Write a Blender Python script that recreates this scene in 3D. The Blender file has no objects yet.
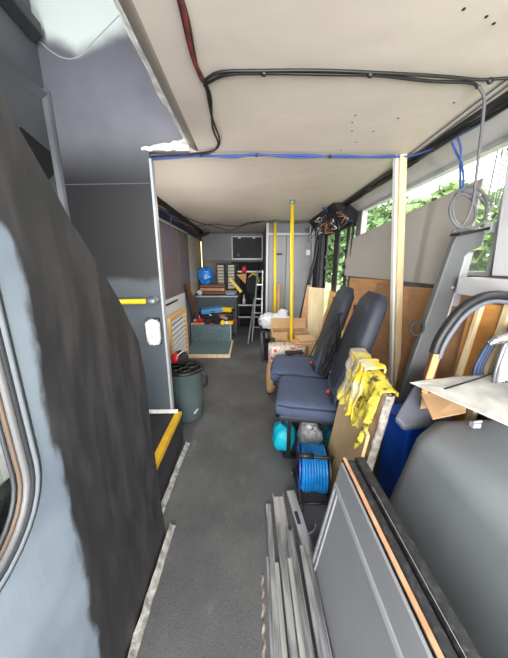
import bpy, bmesh, math, random
from mathutils import Vector, Matrix, Euler, noise
random.seed(7)
C = bpy.context.scene.collection
V = Vector
PI = math.pi
R = math.radians

# ------------------------------------------------------------------ materials
def lin(c):
    c = c / 255.0
    return c / 12.92 if c <= 0.04045 else ((c + 0.055) / 1.055) ** 2.4
def col(r, g, b): return (lin(r), lin(g), lin(b), 1.0)

def nodes(m):
    nt = m.node_tree
    return nt, nt.nodes.get('Principled BSDF')

def mat(name, rgb, rough=0.6, metal=0.0, var=None, scale=8.0, bump=0.0, bscale=60.0, detail=4.0,
        spec=0.5, trans=0.0, alpha=1.0, coat=0.0, lo=0.35, hi=0.65, stretch=None, sheen=0.0, emis=None):
    m = bpy.data.materials.new(name); m.use_nodes = True
    nt, b = nodes(m)
    b.inputs['Roughness'].default_value = rough
    b.inputs['Metallic'].default_value = metal
    b.inputs['Specular IOR Level'].default_value = spec
    b.inputs['Transmission Weight'].default_value = trans
    b.inputs['Alpha'].default_value = alpha
    b.inputs['Coat Weight'].default_value = coat
    b.inputs['Sheen Weight'].default_value = sheen
    b.inputs['Base Color'].default_value = col(*rgb)
    tc = nt.nodes.new('ShaderNodeTexCoord')
    mp = nt.nodes.new('ShaderNodeMapping')
    if stretch: mp.inputs['Scale'].default_value = stretch
    nt.links.new(tc.outputs['Object'], mp.inputs['Vector'])
    if var:
        n = nt.nodes.new('ShaderNodeTexNoise'); n.inputs['Scale'].default_value = scale
        n.inputs['Detail'].default_value = detail
        nt.links.new(mp.outputs[0], n.inputs['Vector'])
        r = nt.nodes.new('ShaderNodeValToRGB')
        r.color_ramp.elements[0].position = lo; r.color_ramp.elements[1].position = hi
        r.color_ramp.elements[0].color = col(*rgb); r.color_ramp.elements[1].color = col(*var)
        nt.links.new(n.outputs['Fac'], r.inputs['Fac'])
        nt.links.new(r.outputs['Color'], b.inputs['Base Color'])
    if bump:
        n2 = nt.nodes.new('ShaderNodeTexNoise'); n2.inputs['Scale'].default_value = bscale
        n2.inputs['Detail'].default_value = 3
        nt.links.new(mp.outputs[0], n2.inputs['Vector'])
        bp = nt.nodes.new('ShaderNodeBump'); bp.inputs['Strength'].default_value = bump
        bp.inputs['Distance'].default_value = 0.01
        nt.links.new(n2.outputs['Fac'], bp.inputs['Height'])
        nt.links.new(bp.outputs[0], b.inputs['Normal'])
    return m

def math_node(nt, op, a, b=None, c=None):
    n = nt.nodes.new('ShaderNodeMath'); n.operation = op
    for i, v in enumerate((a, b, c)):
        if v is None: continue
        if isinstance(v, (int, float)): n.inputs[i].default_value = v
        else: nt.links.new(v, n.inputs[i])
    return n.outputs[0]

def geo_pos(nt):
    g = nt.nodes.new('ShaderNodeNewGeometry'); s = nt.nodes.new('ShaderNodeSeparateXYZ')
    nt.links.new(g.outputs['Position'], s.inputs[0]); return g.outputs['Position'], s.outputs

def noise_out(nt, vec, scale, detail=4, rough=0.5, stretch=None):
    if stretch:
        mp = nt.nodes.new('ShaderNodeMapping'); mp.inputs['Scale'].default_value = stretch
        nt.links.new(vec, mp.inputs['Vector']); vec = mp.outputs[0]
    n = nt.nodes.new('ShaderNodeTexNoise'); n.inputs['Scale'].default_value = scale
    n.inputs['Detail'].default_value = detail; n.inputs['Roughness'].default_value = rough
    nt.links.new(vec, n.inputs['Vector']); return n.outputs['Fac']

def mixc(nt, fac, a, b):
    n = nt.nodes.new('ShaderNodeMix'); n.data_type = 'RGBA'
    nt.links.new(fac, n.inputs[0])
    for v, i in ((a, 6), (b, 7)):
        if isinstance(v, tuple): n.inputs[i].default_value = v
        else: nt.links.new(v, n.inputs[i])
    return n.outputs[2]

def sstep(nt, v, e0, e1):
    n = nt.nodes.new('ShaderNodeMapRange'); n.interpolation_type = 'SMOOTHSTEP'
    n.inputs['From Min'].default_value = e0; n.inputs['From Max'].default_value = e1
    nt.links.new(v, n.inputs['Value']); return n.outputs[0]

# side panel: blue-grey primer, matt black brushed over it with a ragged front edge
def mat_sidepanel():
    m = bpy.data.materials.new('brushed_black_over_primer'); m.use_nodes = True
    nt, b = nodes(m); pos, xyz = geo_pos(nt)
    big = noise_out(nt, pos, 3.0, 3); fine = noise_out(nt, pos, 9, 4, 0.6, (1, 1.6, 0.6))
    e = math_node(nt, 'ADD', xyz[1], math_node(nt, 'MULTIPLY', math_node(nt, 'SUBTRACT', big, 0.5), 0.10))
    e = math_node(nt, 'ADD', e, math_node(nt, 'MULTIPLY', math_node(nt, 'SUBTRACT', fine, 0.5), 0.07))
    # the brushed edge leans back a little towards the top
    e = math_node(nt, 'ADD', e, math_node(nt, 'MULTIPLY', math_node(nt, 'SUBTRACT', xyz[2], 0.8), -0.01))
    e = math_node(nt, 'ADD', e, math_node(nt, 'MULTIPLY', sstep(nt, xyz[2], 1.36, 1.50), 0.12))
    f = sstep(nt, e, 0.482, 0.505)
    streak = noise_out(nt, pos, 6, 5, 0.6, (1, 3, 0.7))
    black = mixc(nt, sstep(nt, streak, 0.35, 0.75), col(38, 38, 40), col(62, 60, 61))
    pr_ = mixc(nt, sstep(nt, noise_out(nt, pos, 4, 3), 0.35, 0.7), col(116, 128, 140), col(136, 148, 158))
    nt.links.new(mixc(nt, f, pr_, black), b.inputs['Base Color'])
    b.inputs['Roughness'].default_value = 0.5
    bp = nt.nodes.new('ShaderNodeBump'); bp.inputs['Strength'].default_value = 0.15
    bp.inputs['Distance'].default_value = 0.01
    nt.links.new(streak, bp.inputs['Height']); nt.links.new(bp.outputs[0], b.inputs['Normal'])
    return m

# stair partition: blue-grey lower third, sprayed black middle, charcoal satin upper with its sheen painted in as lighter grey, white primer at the top
def mat_partition():
    m = bpy.data.materials.new('sprayed_partition_paint'); m.use_nodes = True
    nt, b = nodes(m); pos, xyz = geo_pos(nt)
    n1 = noise_out(nt, pos, 7, 4); n2 = noise_out(nt, pos, 2.2, 3)
    w = math_node(nt, 'MULTIPLY', math_node(nt, 'SUBTRACT', n1, 0.5), 0.10)
    zw = math_node(nt, 'ADD', xyz[2], w)
    low = sstep(nt, zw, 1.215, 1.275)
    mid = sstep(nt, xyz[2], 1.78, 2.15)
    # white primer: above a sagging V line
    ax = math_node(nt, 'ABSOLUTE', math_node(nt, 'ADD', xyz[0], 0.93))
    lim = math_node(nt, 'ADD', math_node(nt, 'MULTIPLY', ax, 0.36), 2.42)
    prim = sstep(nt, math_node(nt, 'SUBTRACT', math_node(nt, 'ADD', xyz[2], math_node(nt, 'MULTIPLY', w, 0.8)), lim), 0.0, 0.10)
    c = mixc(nt, low, col(78, 85, 92), col(28, 28, 30))
    up = mixc(nt, sstep(nt, n2, 0.35, 0.65), col(104, 105, 114), col(118, 118, 127))
    c = mixc(nt, mid, c, up)
    c = mixc(nt, prim, c, col(226, 236, 232))
    nt.links.new(c, b.inputs['Base Color']); b.inputs['Roughness'].default_value = 0.48
    return m

def mat_floor():
    m = bpy.data.materials.new('speckled_rubber_floor'); m.use_nodes = True
    nt, b = nodes(m); pos, xyz = geo_pos(nt)
    n1 = noise_out(nt, pos, 2.0, 5, 0.6, (1, 1, 1)); n2 = noise_out(nt, pos, 240, 2, 0.7)
    sc = noise_out(nt, pos, 10, 6, 0.7, (1.0, 0.5, 1))
    base = mixc(nt, sstep(nt, n1, 0.3, 0.7), col(74, 75, 77), col(97, 98, 99))
    base = mixc(nt, math_node(nt, 'MULTIPLY', sstep(nt, sc, 0.56, 0.76), 0.5), base, col(128, 127, 124))
    base = mixc(nt, sstep(nt, n2, 0.62, 0.70), base, col(150, 148, 144))
    n3 = noise_out(nt, pos, 150, 2, 0.7)
    base = mixc(nt, sstep(nt, n3, 0.60, 0.68), base, col(46, 46, 48))
    nt.links.new(base, b.inputs['Base Color']); b.inputs['Roughness'].default_value = 0.62
    bp = nt.nodes.new('ShaderNodeBump'); bp.inputs['Strength'].default_value = 0.25
    bp.inputs['Distance'].default_value = 0.003
    nt.links.new(n2, bp.inputs['Height']); nt.links.new(bp.outputs[0], b.inputs['Normal'])
    return m

def mat_ceiling():
    m = bpy.data.materials.new('cream_ceiling_laminate'); m.use_nodes = True
    nt, b = nodes(m); pos, xyz = geo_pos(nt)
    n1 = noise_out(nt, pos, 1.4, 4, 0.5)
    c = mixc(nt, sstep(nt, n1, 0.3, 0.7), col(196, 186, 175), col(205, 195, 184))
    n2 = noise_out(nt, pos, 16, 2, 0.5)
    c = mixc(nt, math_node(nt, 'MULTIPLY', sstep(nt, n2, 0.72, 0.78), 0.5), c, col(150, 142, 128))
    nt.links.new(c, b.inputs['Base Color']); b.inputs['Roughness'].default_value = 0.5
    bp = nt.nodes.new('ShaderNodeBump'); bp.inputs['Strength'].default_value = 0.25
    bp.inputs['Distance'].default_value = 0.02
    nt.links.new(noise_out(nt, pos, 5, 2), bp.inputs['Height']); nt.links.new(bp.outputs[0], b.inputs['Normal'])
    return m

def mat_wood(name, a, b_, scale=1.0, stretch=(6, 6, 0.6), rough=0.55):
    return mat(name, a, rough=rough, var=b_, scale=6 * scale, detail=6, stretch=stretch, bump=0.05, bscale=30)

def mat_floral():
    m = bpy.data.materials.new('floral_bag_print'); m.use_nodes = True
    nt, b = nodes(m)
    tc = nt.nodes.new('ShaderNodeTexCoord')
    v = nt.nodes.new('ShaderNodeTexVoronoi'); v.inputs['Scale'].default_value = 16
    nt.links.new(tc.outputs['Object'], v.inputs['Vector'])
    r = nt.nodes.new('ShaderNodeValToRGB'); r.color_ramp.interpolation = 'CONSTANT'
    e = r.color_ramp.elements
    e[0].position = 0; e[0].color = col(200, 60, 80)
    e[1].position = 0.22; e[1].color = col(226, 130, 140)
    x = e.new(0.36); x.color = col(226, 218, 205)
    x = e.new(0.62); x.color = col(150, 170, 130)
    x = e.new(0.70); x.color = col(222, 214, 204)
    nt.links.new(v.outputs['Distance'], r.inputs['Fac']); nt.links.new(r.outputs[0], b.inputs['Base Color'])
    b.inputs['Roughness'].default_value = 0.6
    return m

M = {}
M['side'] = mat_sidepanel(); M['part'] = mat_partition(); M['floor'] = mat_floor(); M['ceil'] = mat_ceiling()
M['ceil_lip'] = mat('beige_ceiling_edge_shaded', (138, 128, 118), 0.45)  # darker than the ceiling: shadow on the rolled edge put into the colour
M['wallgrey'] = mat('grey_wall_paint', (104, 106, 112), 0.5, var=(118, 120, 126), scale=3)
M['stairgrey'] = mat('satin_stair_paint', (84, 86, 92), 0.45, var=(108, 110, 116), scale=2.5)
M['stairdark'] = mat('stair_beam_dark', (52, 54, 58), 0.4)
M['pillargrey'] = mat('pillar_pale_grey', (214, 215, 218), 0.5)
M['lightgrey'] = mat('pale_grey_laminate', (168, 168, 170), 0.5, var=(178, 178, 180), scale=3)
M['cove'] = mat('cove_grey', (164, 162, 160), 0.55, var=(176, 174, 172), scale=2)
M['board'] = mat('warm_grey_board', (172, 168, 163), 0.6, var=(180, 176, 171), scale=2)
M['black'] = mat('black_plastic', (26, 26, 28), 0.45)
M['blackm'] = mat('black_matt', (30, 30, 32), 0.8)
M['dark'] = mat('dark_recess', (42, 42, 46), 0.7, var=(52, 52, 56), scale=4)
M['rubber'] = mat('window_gasket_rubber', (48, 50, 54), 0.5)
M['gasket_grey'] = mat('gasket_mid_grey', (92, 92, 94), 0.5)
M['gasket_tan'] = mat('gasket_tan', (84, 68, 54), 0.6)
M['gasket_light'] = mat('window_gasket_grey', (128, 136, 142), 0.4)
M['alu'] = mat('aluminium', (214, 214, 212), 0.35, 0.5, var=(168, 168, 168), scale=20, stretch=(1, 0.1, 1))
M['alud'] = mat('oxidised_aluminium', (104, 107, 111), 0.45, 0.45, var=(176, 179, 182), scale=46, stretch=(1, 0.12, 1))
M['alup'] = mat('painted_frame_light', (176, 178, 182), 0.4, 0.1)
M['brownpanel'] = mat('brown_grey_panel', (104, 92, 96), 0.42, var=(116, 103, 106), scale=2)
M['creamwall'] = mat('cream_wall', (188, 178, 158), 0.4)
M['whiteboard'] = mat('white_wainscot', (206, 206, 208), 0.5)
M['white'] = mat('white_plastic', (232, 232, 230), 0.45)
M['masking'] = mat('masking_paper', (240, 239, 234), 0.7, var=(196, 194, 186), scale=18, bump=0.6, bscale=40)
M['tapegrey'] = mat('wrinkled_masking_tape', (186, 184, 178), 0.7, var=(128, 126, 122), scale=30, bump=0.8, bscale=60)
M['yellow'] = mat('yellow_powder_coat', (236, 200, 30), 0.4)
M['yellownose'] = mat('yellow_step_nosing', (232, 184, 40), 0.6, var=(214, 166, 36), scale=20)
M['chrome'] = mat('bracket_grey', (140, 146, 150), 0.35, 0.4)
M['seat'] = mat('navy_seat_cloth', (70, 82, 108), 0.9, var=(84, 95, 122), scale=120, bump=0.15, bscale=300, sheen=0.0)
M['seatside'] = mat('navy_leatherette', (44, 50, 62), 0.6)
M['belt'] = mat('belt_webbing', (32, 32, 34), 0.7)
M['red'] = mat('red_plastic', (205, 40, 40), 0.4)
M['bin'] = mat('dark_green_grey_bin', (72, 86, 86), 0.4, var=(84, 98, 98), scale=5)
M['carpet'] = mat('blue_green_carpet', (72, 92, 98), 0.95, var=(112, 130, 134), scale=60, bump=0.4, bscale=120)
M['carpetdark'] = mat('slate_carpet', (66, 74, 80), 0.95, var=(84, 92, 98), scale=40, bump=0.4, bscale=120)
M['pine'] = mat_wood('pine_wood', (226, 184, 120), (206, 158, 92))
M['plyedge'] = mat('raw_plywood_edge', (208, 160, 124), 0.7, var=(188, 136, 100), scale=20)
M['creamwood'] = mat_wood('pale_timber', (236, 218, 178), (222, 198, 150))
M['orangewood'] = mat_wood('orange_plywood', (206, 156, 108), (192, 140, 92), stretch=(4, 0.6, 4))
M['orangewood2'] = mat_wood('golden_plywood', (206, 150, 80), (190, 132, 66), stretch=(4, 0.6, 4))
M['brownwood'] = mat_wood('brown_hardboard', (200, 154, 114), (186, 140, 100), stretch=(3, 0.8, 3))
M['redwood'] = mat_wood('red_brown_plank', (122, 72, 56), (98, 56, 44))
M['mdf'] = mat('tan_hardboard', (220, 190, 144), 0.6, var=(206, 174, 130), scale=5, detail=6)
M['card'] = mat('cardboard', (192, 156, 116), 0.8, var=(178, 142, 102), scale=6)
M['cardlight'] = mat('cardboard_inside', (206, 170, 128), 0.8)
M['floral'] = mat_floral()
M['blue'] = mat('blue_plastic', (36, 104, 222), 0.35, var=(20, 74, 196), scale=4)
M['bluebag'] = mat('glossy_blue_bag', (20, 120, 225), 0.2, var=(60, 160, 245), scale=14, bump=0.8, bscale=18, spec=0.8)
M['cyan'] = mat('cyan_bag', (10, 188, 214), 0.5, var=(6, 164, 196), scale=8, bump=0.5, bscale=14)
M['teal'] = mat('teal_cloth', (28, 128, 138), 0.8, var=(18, 96, 108), scale=14, bump=0.6, bscale=20)
M['reelblue'] = mat('blue_cable', (18, 130, 200), 0.4, var=(12, 104, 176), scale=20)
M['reeldrum'] = mat('blue_drum', (40, 70, 190), 0.4)
M['bluecable'] = mat('blue_conduit', (52, 82, 150), 0.5)
M['hose'] = mat('dark_blue_hose', (46, 62, 96), 0.5)
M['clear'] = mat('clear_polythene', (226, 228, 232), 0.25, trans=0.35, bump=1.0, bscale=20, spec=0.7)
M['whitebag'] = mat('white_polythene_bag', (226, 228, 230), 0.35, bump=0.9, bscale=14, trans=0.1, var=(200, 202, 206), scale=10)
M['duster1'] = mat('yellow_grey_cloth', (204, 190, 96), 0.95, var=(160, 152, 142), scale=16, lo=0.45, hi=0.55, bump=0.6, bscale=40)
M['duster2'] = mat('bright_yellow_cloth', (232, 202, 52), 0.95, var=(206, 198, 160), scale=12, lo=0.48, hi=0.58, bump=0.6, bscale=40)
M['duster3'] = mat('stained_yellow_cloth', (206, 190, 70), 0.95, var=(74, 68, 42), scale=26, lo=0.52, hi=0.64, bump=0.6, bscale=40)
M['foam'] = mat('torn_board_edge', (170, 166, 158), 0.7, var=(104, 92, 86), scale=24, bump=1.0, bscale=40)
M['foamface'] = mat('stained_board_face', (206, 184, 148), 0.7, var=(160, 134, 106), scale=10)
M['cover'] = mat('grey_moulded_cover', (122, 128, 132), 0.45, var=(130, 136, 140), scale=4)
M['pad'] = mat('slate_grey_pad', (92, 96, 106), 0.5, var=(102, 106, 116), scale=3)
M['housing'] = mat('grey_housing', (92, 94, 95), 0.5, var=(100, 102, 103), scale=4)
M['doorgrey'] = mat('mid_grey_laminate', (136, 138, 142), 0.42, var=(144, 146, 150), scale=3)
M['granite'] = mat('black_speckled_worktop', (34, 35, 37), 0.4, var=(66, 66, 68), scale=50, lo=0.5, hi=0.75, bump=0.2, bscale=80)
M['paper'] = mat('white_card', (212, 210, 204), 0.6, var=(176, 176, 172), scale=12)
M['foil'] = mat('silver_foil', (200, 202, 205), 0.2, 0.9, bump=1.0, bscale=30)
M['brushedsteel'] = mat('steel_tube', (150, 152, 156), 0.3, 0.8)
M['leaf'] = mat('leaf_green', (92, 120, 66), 0.7, var=(142, 164, 104), scale=3)
M['leaf2'] = mat('leaf_dark_green', (82, 110, 64), 0.7, var=(126, 150, 94), scale=3)
M['bark'] = mat('bark', (92, 76, 60), 0.9)
M['grass'] = mat('grass', (140, 148, 112), 0.9, var=(160, 168, 126), scale=2)
M['purplewire'] = mat('purple_wire', (92, 70, 120), 0.5)
M['copper'] = mat('orange_wire', (190, 110, 60), 0.5)
M['whitewire'] = mat('white_wire', (214, 210, 200), 0.5)
M['greywire'] = mat('grey_wire', (96, 96, 100), 0.5)
M['redtape'] = mat('red_loom_tape', (128, 44, 36), 0.6, var=(40, 30, 30), scale=20)
def mat_glass():
    m = bpy.data.materials.new('window_glass'); m.use_nodes = True
    nt = m.node_tree; nt.nodes.clear()
    o = nt.nodes.new('ShaderNodeOutputMaterial'); t = nt.nodes.new('ShaderNodeBsdfTransparent')
    g = nt.nodes.new('ShaderNodeBsdfGlossy'); g.inputs['Roughness'].default_value = 0.05
    mx = nt.nodes.new('ShaderNodeMixShader'); mx.inputs[0].default_value = 0.06
    t.inputs['Color'].default_value = (0.93, 0.96, 0.94, 1)
    nt.links.new(t.outputs[0], mx.inputs[1]); nt.links.new(g.outputs[0], mx.inputs[2])
    nt.links.new(mx.outputs[0], o.inputs[0]); return m
M['glass'] = mat_glass()

# ------------------------------------------------------------------ mesh builder (world coordinates)
class MB:
    def __init__(s): s.v = []; s.f = []; s.mi = []; s.M = None; s.cur = 0
    def add(s, vs, fs):
        o = len(s.v)
        for p in vs:
            p = V(p)
            s.v.append(s.M @ p if s.M else p)
        for f in fs: s.f.append([i + o for i in f]); s.mi.append(s.cur)
        return s
    def box(s, lo, hi):
        (a, b, c), (d, e, f) = lo, hi
        vs = [(a,b,c),(d,b,c),(d,e,c),(a,e,c),(a,b,f),(d,b,f),(d,e,f),(a,e,f)]
        return s.add(vs, [(0,3,2,1),(4,5,6,7),(0,1,5,4),(1,2,6,5),(2,3,7,6),(3,0,4,7)])
    def bar(s, a, b, w, h, up=(0,0,1)):
        a, b = V(a), V(b); d = (b - a).normalized(); u = V(up)
        if abs(d.dot(u)) > 0.98: u = V((0, 1, 0))
        x = d.cross(u).normalized() * (w / 2); y = x.cross(d).normalized() * (h / 2)
        vs = [a-x-y, a+x-y, a+x+y, a-x+y, b-x-y, b+x-y, b+x+y, b-x+y]
        return s.add(vs, [(0,3,2,1),(4,5,6,7),(0,1,5,4),(1,2,6,5),(2,3,7,6),(3,0,4,7)])
    def prism(s, poly, vec):
        n = len(poly); vec = V(vec)
        vs = [V(p) for p in poly] + [V(p) + vec for p in poly]
        fs = [tuple(range(n))[::-1], tuple(range(n, 2*n))] + [(i, (i+1) % n, n + (i+1) % n, n + i) for i in range(n)]
        return s.add(vs, fs)
    def tube(s, path, r, n=8, closed=False):
        P = [V(p) for p in path]; m = len(P); vs = []; fs = []
        rr = r if isinstance(r, (list, tuple)) else [r] * m
        t0 = (P[1] - P[0]).normalized()
        nrm = t0.cross(V((0, 0, 1)))
        if nrm.length < 0.1: nrm = t0.cross(V((1, 0, 0)))
        nrm.normalize()
        for i in range(m):
            if closed: t = (P[(i+1) % m] - P[i-1])
            else: t = P[min(i+1, m-1)] - P[max(i-1, 0)]
            if t.length < 1e-9: t = t0.copy()
            t.normalize()
            nrm = nrm - t * nrm.dot(t)
            if nrm.length < 1e-6: nrm = t.orthogonal()
            nrm.normalize(); bn = t.cross(nrm)
            for k in range(n):
                a = 2 * PI * k / n
                vs.append(P[i] + (nrm * math.cos(a) + bn * math.sin(a)) * rr[i])
        for i in range(m if closed else m - 1):
            j = (i + 1) % m
            for k in range(n):
                fs.append((i*n + k, i*n + (k+1) % n, j*n + (k+1) % n, j*n + k))
        if not closed:
            fs.append(tuple(range(n))[::-1]); fs.append(tuple(range((m-1)*n, m*n)))
        return s.add(vs, fs)
    def lathe(s, prof, c, n=32, axis=None):
        vs = []; fs = []; c = V(c); m = len(prof)
        Rm = Matrix.Identity(3)
        if axis: Rm = V((0, 0, 1)).rotation_difference(V(axis)).to_matrix()
        for r, z in prof:
            for k in range(n):
                a = 2 * PI * k / n
                vs.append(c + Rm @ V((max(r, 1e-4) * math.cos(a), max(r, 1e-4) * math.sin(a), z)))
        for i in range(m - 1):
            for k in range(n):
                fs.append((i*n+k, i*n+(k+1) % n, (i+1)*n+(k+1) % n, (i+1)*n+k))
        fs.append(tuple(range(n))[::-1]); fs.append(tuple(range((m-1)*n, m*n)))
        return s.add(vs, fs)
    def loft(s, rings):
        n = len(rings[0]); vs = [p for r in rings for p in r]; fs = []
        for i in range(len(rings) - 1):
            for k in range(n):
                fs.append((i*n+k, i*n+(k+1) % n, (i+1)*n+(k+1) % n, (i+1)*n+k))
        fs.append(tuple(range(n))[::-1]); fs.append(tuple(range((len(rings)-1)*n, len(rings)*n)))
        return s.add(vs, fs)
    def blob(s, c, r, rot=(0,0,0), amp=0.0, fr=4.0, seed=0, nu=20, nv=12, sq=1.0):
        c = V(c); Rm = Euler([R(a) for a in rot]).to_matrix(); vs = []; fs = []
        def sp(x): return math.copysign(abs(x) ** sq, x)
        for j in range(nv + 1):
            t = PI * j / nv
            for k in range(nu):
                a = 2 * PI * k / nu
                d = V((sp(math.sin(t)) * sp(math.cos(a)), sp(math.sin(t)) * sp(math.sin(a)), -sp(math.cos(t))))
                q = 1 + amp * noise.noise(d * fr * 0.5 + V((seed * 3.1, seed, 0))) * 2
                vs.append(c + Rm @ V((d.x * r[0] * q, d.y * r[1] * q, d.z * r[2] * q)))
        for j in range(nv):
            for k in range(nu):
                fs.append((j*nu+k, j*nu+(k+1) % nu, (j+1)*nu+(k+1) % nu, (j+1)*nu+k))
        return s.add(vs, fs)
    def grid(s, fn, nu, nv):
        vs = [fn(i / nu, j / nv) for j in range(nv + 1) for i in range(nu + 1)]
        w = nu + 1
        return s.add(vs, [(j*w+i, j*w+i+1, (j+1)*w+i+1, (j+1)*w+i) for j in range(nv) for i in range(nu)])

def wloc(o):
    l = V((0, 0, 0))
    while o: l = l + o.location; o = o.parent
    return l

def obj(name, mb, m, parent=None, bevel=0, seg=2, smooth=False, solid=0, subsurf=0, origin=None, weld=True):
    if parent is not None: base = wloc(parent)
    elif origin is not None: base = V(origin)
    else:
        xs = [p.x for p in mb.v]; ys = [p.y for p in mb.v]; zs = [p.z for p in mb.v]
        base = V(((min(xs)+max(xs))/2, (min(ys)+max(ys))/2, min(zs)))
    me = bpy.data.meshes.new(name)
    me.from_pydata([p - base for p in mb.v], [], mb.f); me.validate()
    bm = bmesh.new(); bm.from_mesh(me); bmesh.ops.recalc_face_normals(bm, faces=bm.faces); bm.to_mesh(me); bm.free()
    for mm in (m if isinstance(m, (list, tuple)) else [m]): me.materials.append(mm)
    if len(me.polygons) == len(mb.mi):
        me.polygons.foreach_set('material_index', mb.mi)
    if smooth: me.polygons.foreach_set('use_smooth', [True] * len(me.polygons))
    o = bpy.data.objects.new(name, me); C.objects.link(o)
    if parent is not None: o.parent = parent
    else: o.location = base
    if solid:
        k = o.modifiers.new('s', 'SOLIDIFY'); k.thickness = solid; k.offset = 0
    if bevel:
        k = o.modifiers.new('b', 'BEVEL'); k.width = bevel; k.segments = seg; k.limit_method = 'ANGLE'; k.angle_limit = R(28)
        if smooth:
            k.harden_normals = False
    if subsurf:
        k = o.modifiers.new('ss', 'SUBSURF'); k.levels = subsurf; k.render_levels = subsurf
    return o

def tag(o, label, cat, group=None, kind=None):
    o['label'] = label; o['category'] = cat
    if group: o['group'] = group
    if kind: o['kind'] = kind
    return o
def thing(name, label, cat, loc, group=None, rotz=0):
    o = bpy.data.objects.new(name, None); C.objects.link(o); o.location = loc
    o.rotation_euler = (0, 0, rotz); o.empty_display_size = 0.1
    return tag(o, label, cat, group)
def struct(name, mb, m, parent=None, **k):
    o = obj(name, mb, m, parent, **k)
    if parent is None: o['kind'] = 'structure'
    return o
def copy_tree(o, parent=None):
    c = o.copy(); C.objects.link(c); c.parent = parent
    for ch in list(o.children): copy_tree(ch, c)
    return c

def spline(pts, n=8):
    P = [V(p) for p in pts]; out = []
    for i in range(len(P) - 1):
        p0 = P[max(i-1, 0)]; p1 = P[i]; p2 = P[i+1]; p3 = P[min(i+2, len(P)-1)]
        for k in range(n):
            t = k / n
            out.append(0.5 * ((2*p1) + (-p0+p2)*t + (2*p0-5*p1+4*p2-p3)*t*t + (-p0+3*p1-3*p2+p3)*t*t*t))
    out.append(P[-1]); return out

# ================================================================== SETTING
H = 2.0
struct('floor', MB().box((-1.25, -1.4, -0.05), (1.25, 6.0, 0)), M['floor'])
cl = MB().box((-0.30, -1.4, H), (1.02, 1.76, H + 0.04)).box((-1.25, 1.76, H), (1.02, 6.0, H + 0.04))
ceil = struct('ceiling', cl, M['ceil'])
# small drilled holes and rivets in the ceiling laminate
for x, y in ((0.50, 1.42), (0.53, 1.50), (0.49, 1.36), (0.60, 1.62), (0.64, 1.50), (0.70, 1.38), (0.58, 0.86), (0.66, 0.88),
             (0.70, 0.90), (0.80, 0.93), (0.62, 0.80), (0.74, 0.84), (0.87, 1.26), (0.55, 1.72), (0.40, 3.2), (0.95, 2.7)):
    obj('drilled_hole', MB().lathe([(0.0045, -0.0016), (0.0045, 0.001)], (x, y, H), 10), M['blackm'], ceil)
# rolled edge of the ceiling round the stair opening
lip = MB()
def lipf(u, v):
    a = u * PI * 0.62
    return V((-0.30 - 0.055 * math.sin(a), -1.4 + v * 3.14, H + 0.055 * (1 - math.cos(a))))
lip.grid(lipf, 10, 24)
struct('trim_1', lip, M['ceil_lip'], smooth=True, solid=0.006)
# right wall
wr = MB()
wr.box((1.20, -1.4, 0), (1.25, 3.02, 1.28))
wr.box((1.20, 1.12, 1.28), (1.25, 1.27, 1.91))
wr.box((1.20, 2.88, 1.28), (1.25, 3.02, 1.91))
wr.box((1.20, -1.4, 1.28), (1.25, -0.5, 1.91))
wr.box((1.20, 4.22, 0), (1.25, 6.0, 2.0))
wr.box((1.20, 3.02, 1.80), (1.25, 4.22, 2.0))
struct('wall_right', wr, M['wallgrey'])
# sloping cove above the windows
cv = MB()
cv.prism([(1.07, -1.4, 2.035), (1.10, -1.4, 1.985), (1.198, -1.4, 1.91), (1.25, -1.4, 1.91), (1.25, -1.4, 2.06), (1.07, -1.4, 2.06)], (0, 4.4, 0))
struct('trim_2', cv, M['cove'])
struct('trim_3', MB().box((1.02, -1.4, 2.012), (1.08, 6.0, 2.05)), M['dark'])
# windows
def window(n, y0, y1, z0, z1):
    f = MB(); t = 0.022
    f.box((1.19, y0, z0), (1.245, y0 + t, z1)).box((1.19, y1 - t, z0), (1.245, y1, z1))
    f.box((1.19, y0 + t, z0), (1.245, y1 - t, z0 + t)).box((1.19, y0 + t, z1 - t), (1.245, y1 - t, z1))
    o = struct('window_%d' % n, f, M['lightgrey'])
    obj('pane', MB().box((1.222, y0 + t, z0 + t), (1.226, y1 - t, z1 - t)), M['glass'], o)
window(1, 1.27, 2.88, 1.28, 1.91); window(2, -0.5, 1.12, 1.28, 1.91)
struct('trim_4', MB().prism([(1.135, 0.98, 1.285), (1.135, 1.20, 1.285), (1.135, 1.255, 1.90), (1.135, 0.98, 1.90)], (0.05, 0, 0)), M['pillargrey'], bevel=0.006)
struct('trim_5', MB().box((1.06, 0.72, 1.19), (1.195, 1.30, 1.275)), M['whiteboard'], bevel=0.008)
# passenger doors
d = MB()
for y0, y1 in ((3.02, 3.05), (3.13, 3.20), (3.46, 3.64), (3.98, 4.22)): d.box((1.165, y0, 0), (1.185, y1, 1.80))
d.box((1.15, 3.02, 1.76), (1.20, 4.22, 1.84)).box((1.15, 3.02, 0), (1.20, 4.22, 0.45))
door = struct('door_1', d, M['black'], bevel=0.004)
for y0, y1 in ((3.05, 3.13), (3.20, 3.46), (3.64, 3.98)):
    obj('pane', MB().box((1.172, y0, 0.45), (1.176, y1, 1.76)), M['glass'], door)
for y, z in ((3.15, 1.50), (3.15, 1.32), (3.15, 1.22), (3.97, 1.46), (3.97, 1.30), (3.66, 1.22)):
    obj('hinge', MB().box((1.135, y - 0.018, z - 0.02), (1.16, y + 0.018, z + 0.02)), M['black'], door)
obj('door_post', MB().box((1.06, 4.02, 0), (1.15, 4.2, 1.85)).box((1.09, 3.98, 0), (1.11, 4.02, 1.85)), M['dark'], door)
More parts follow.
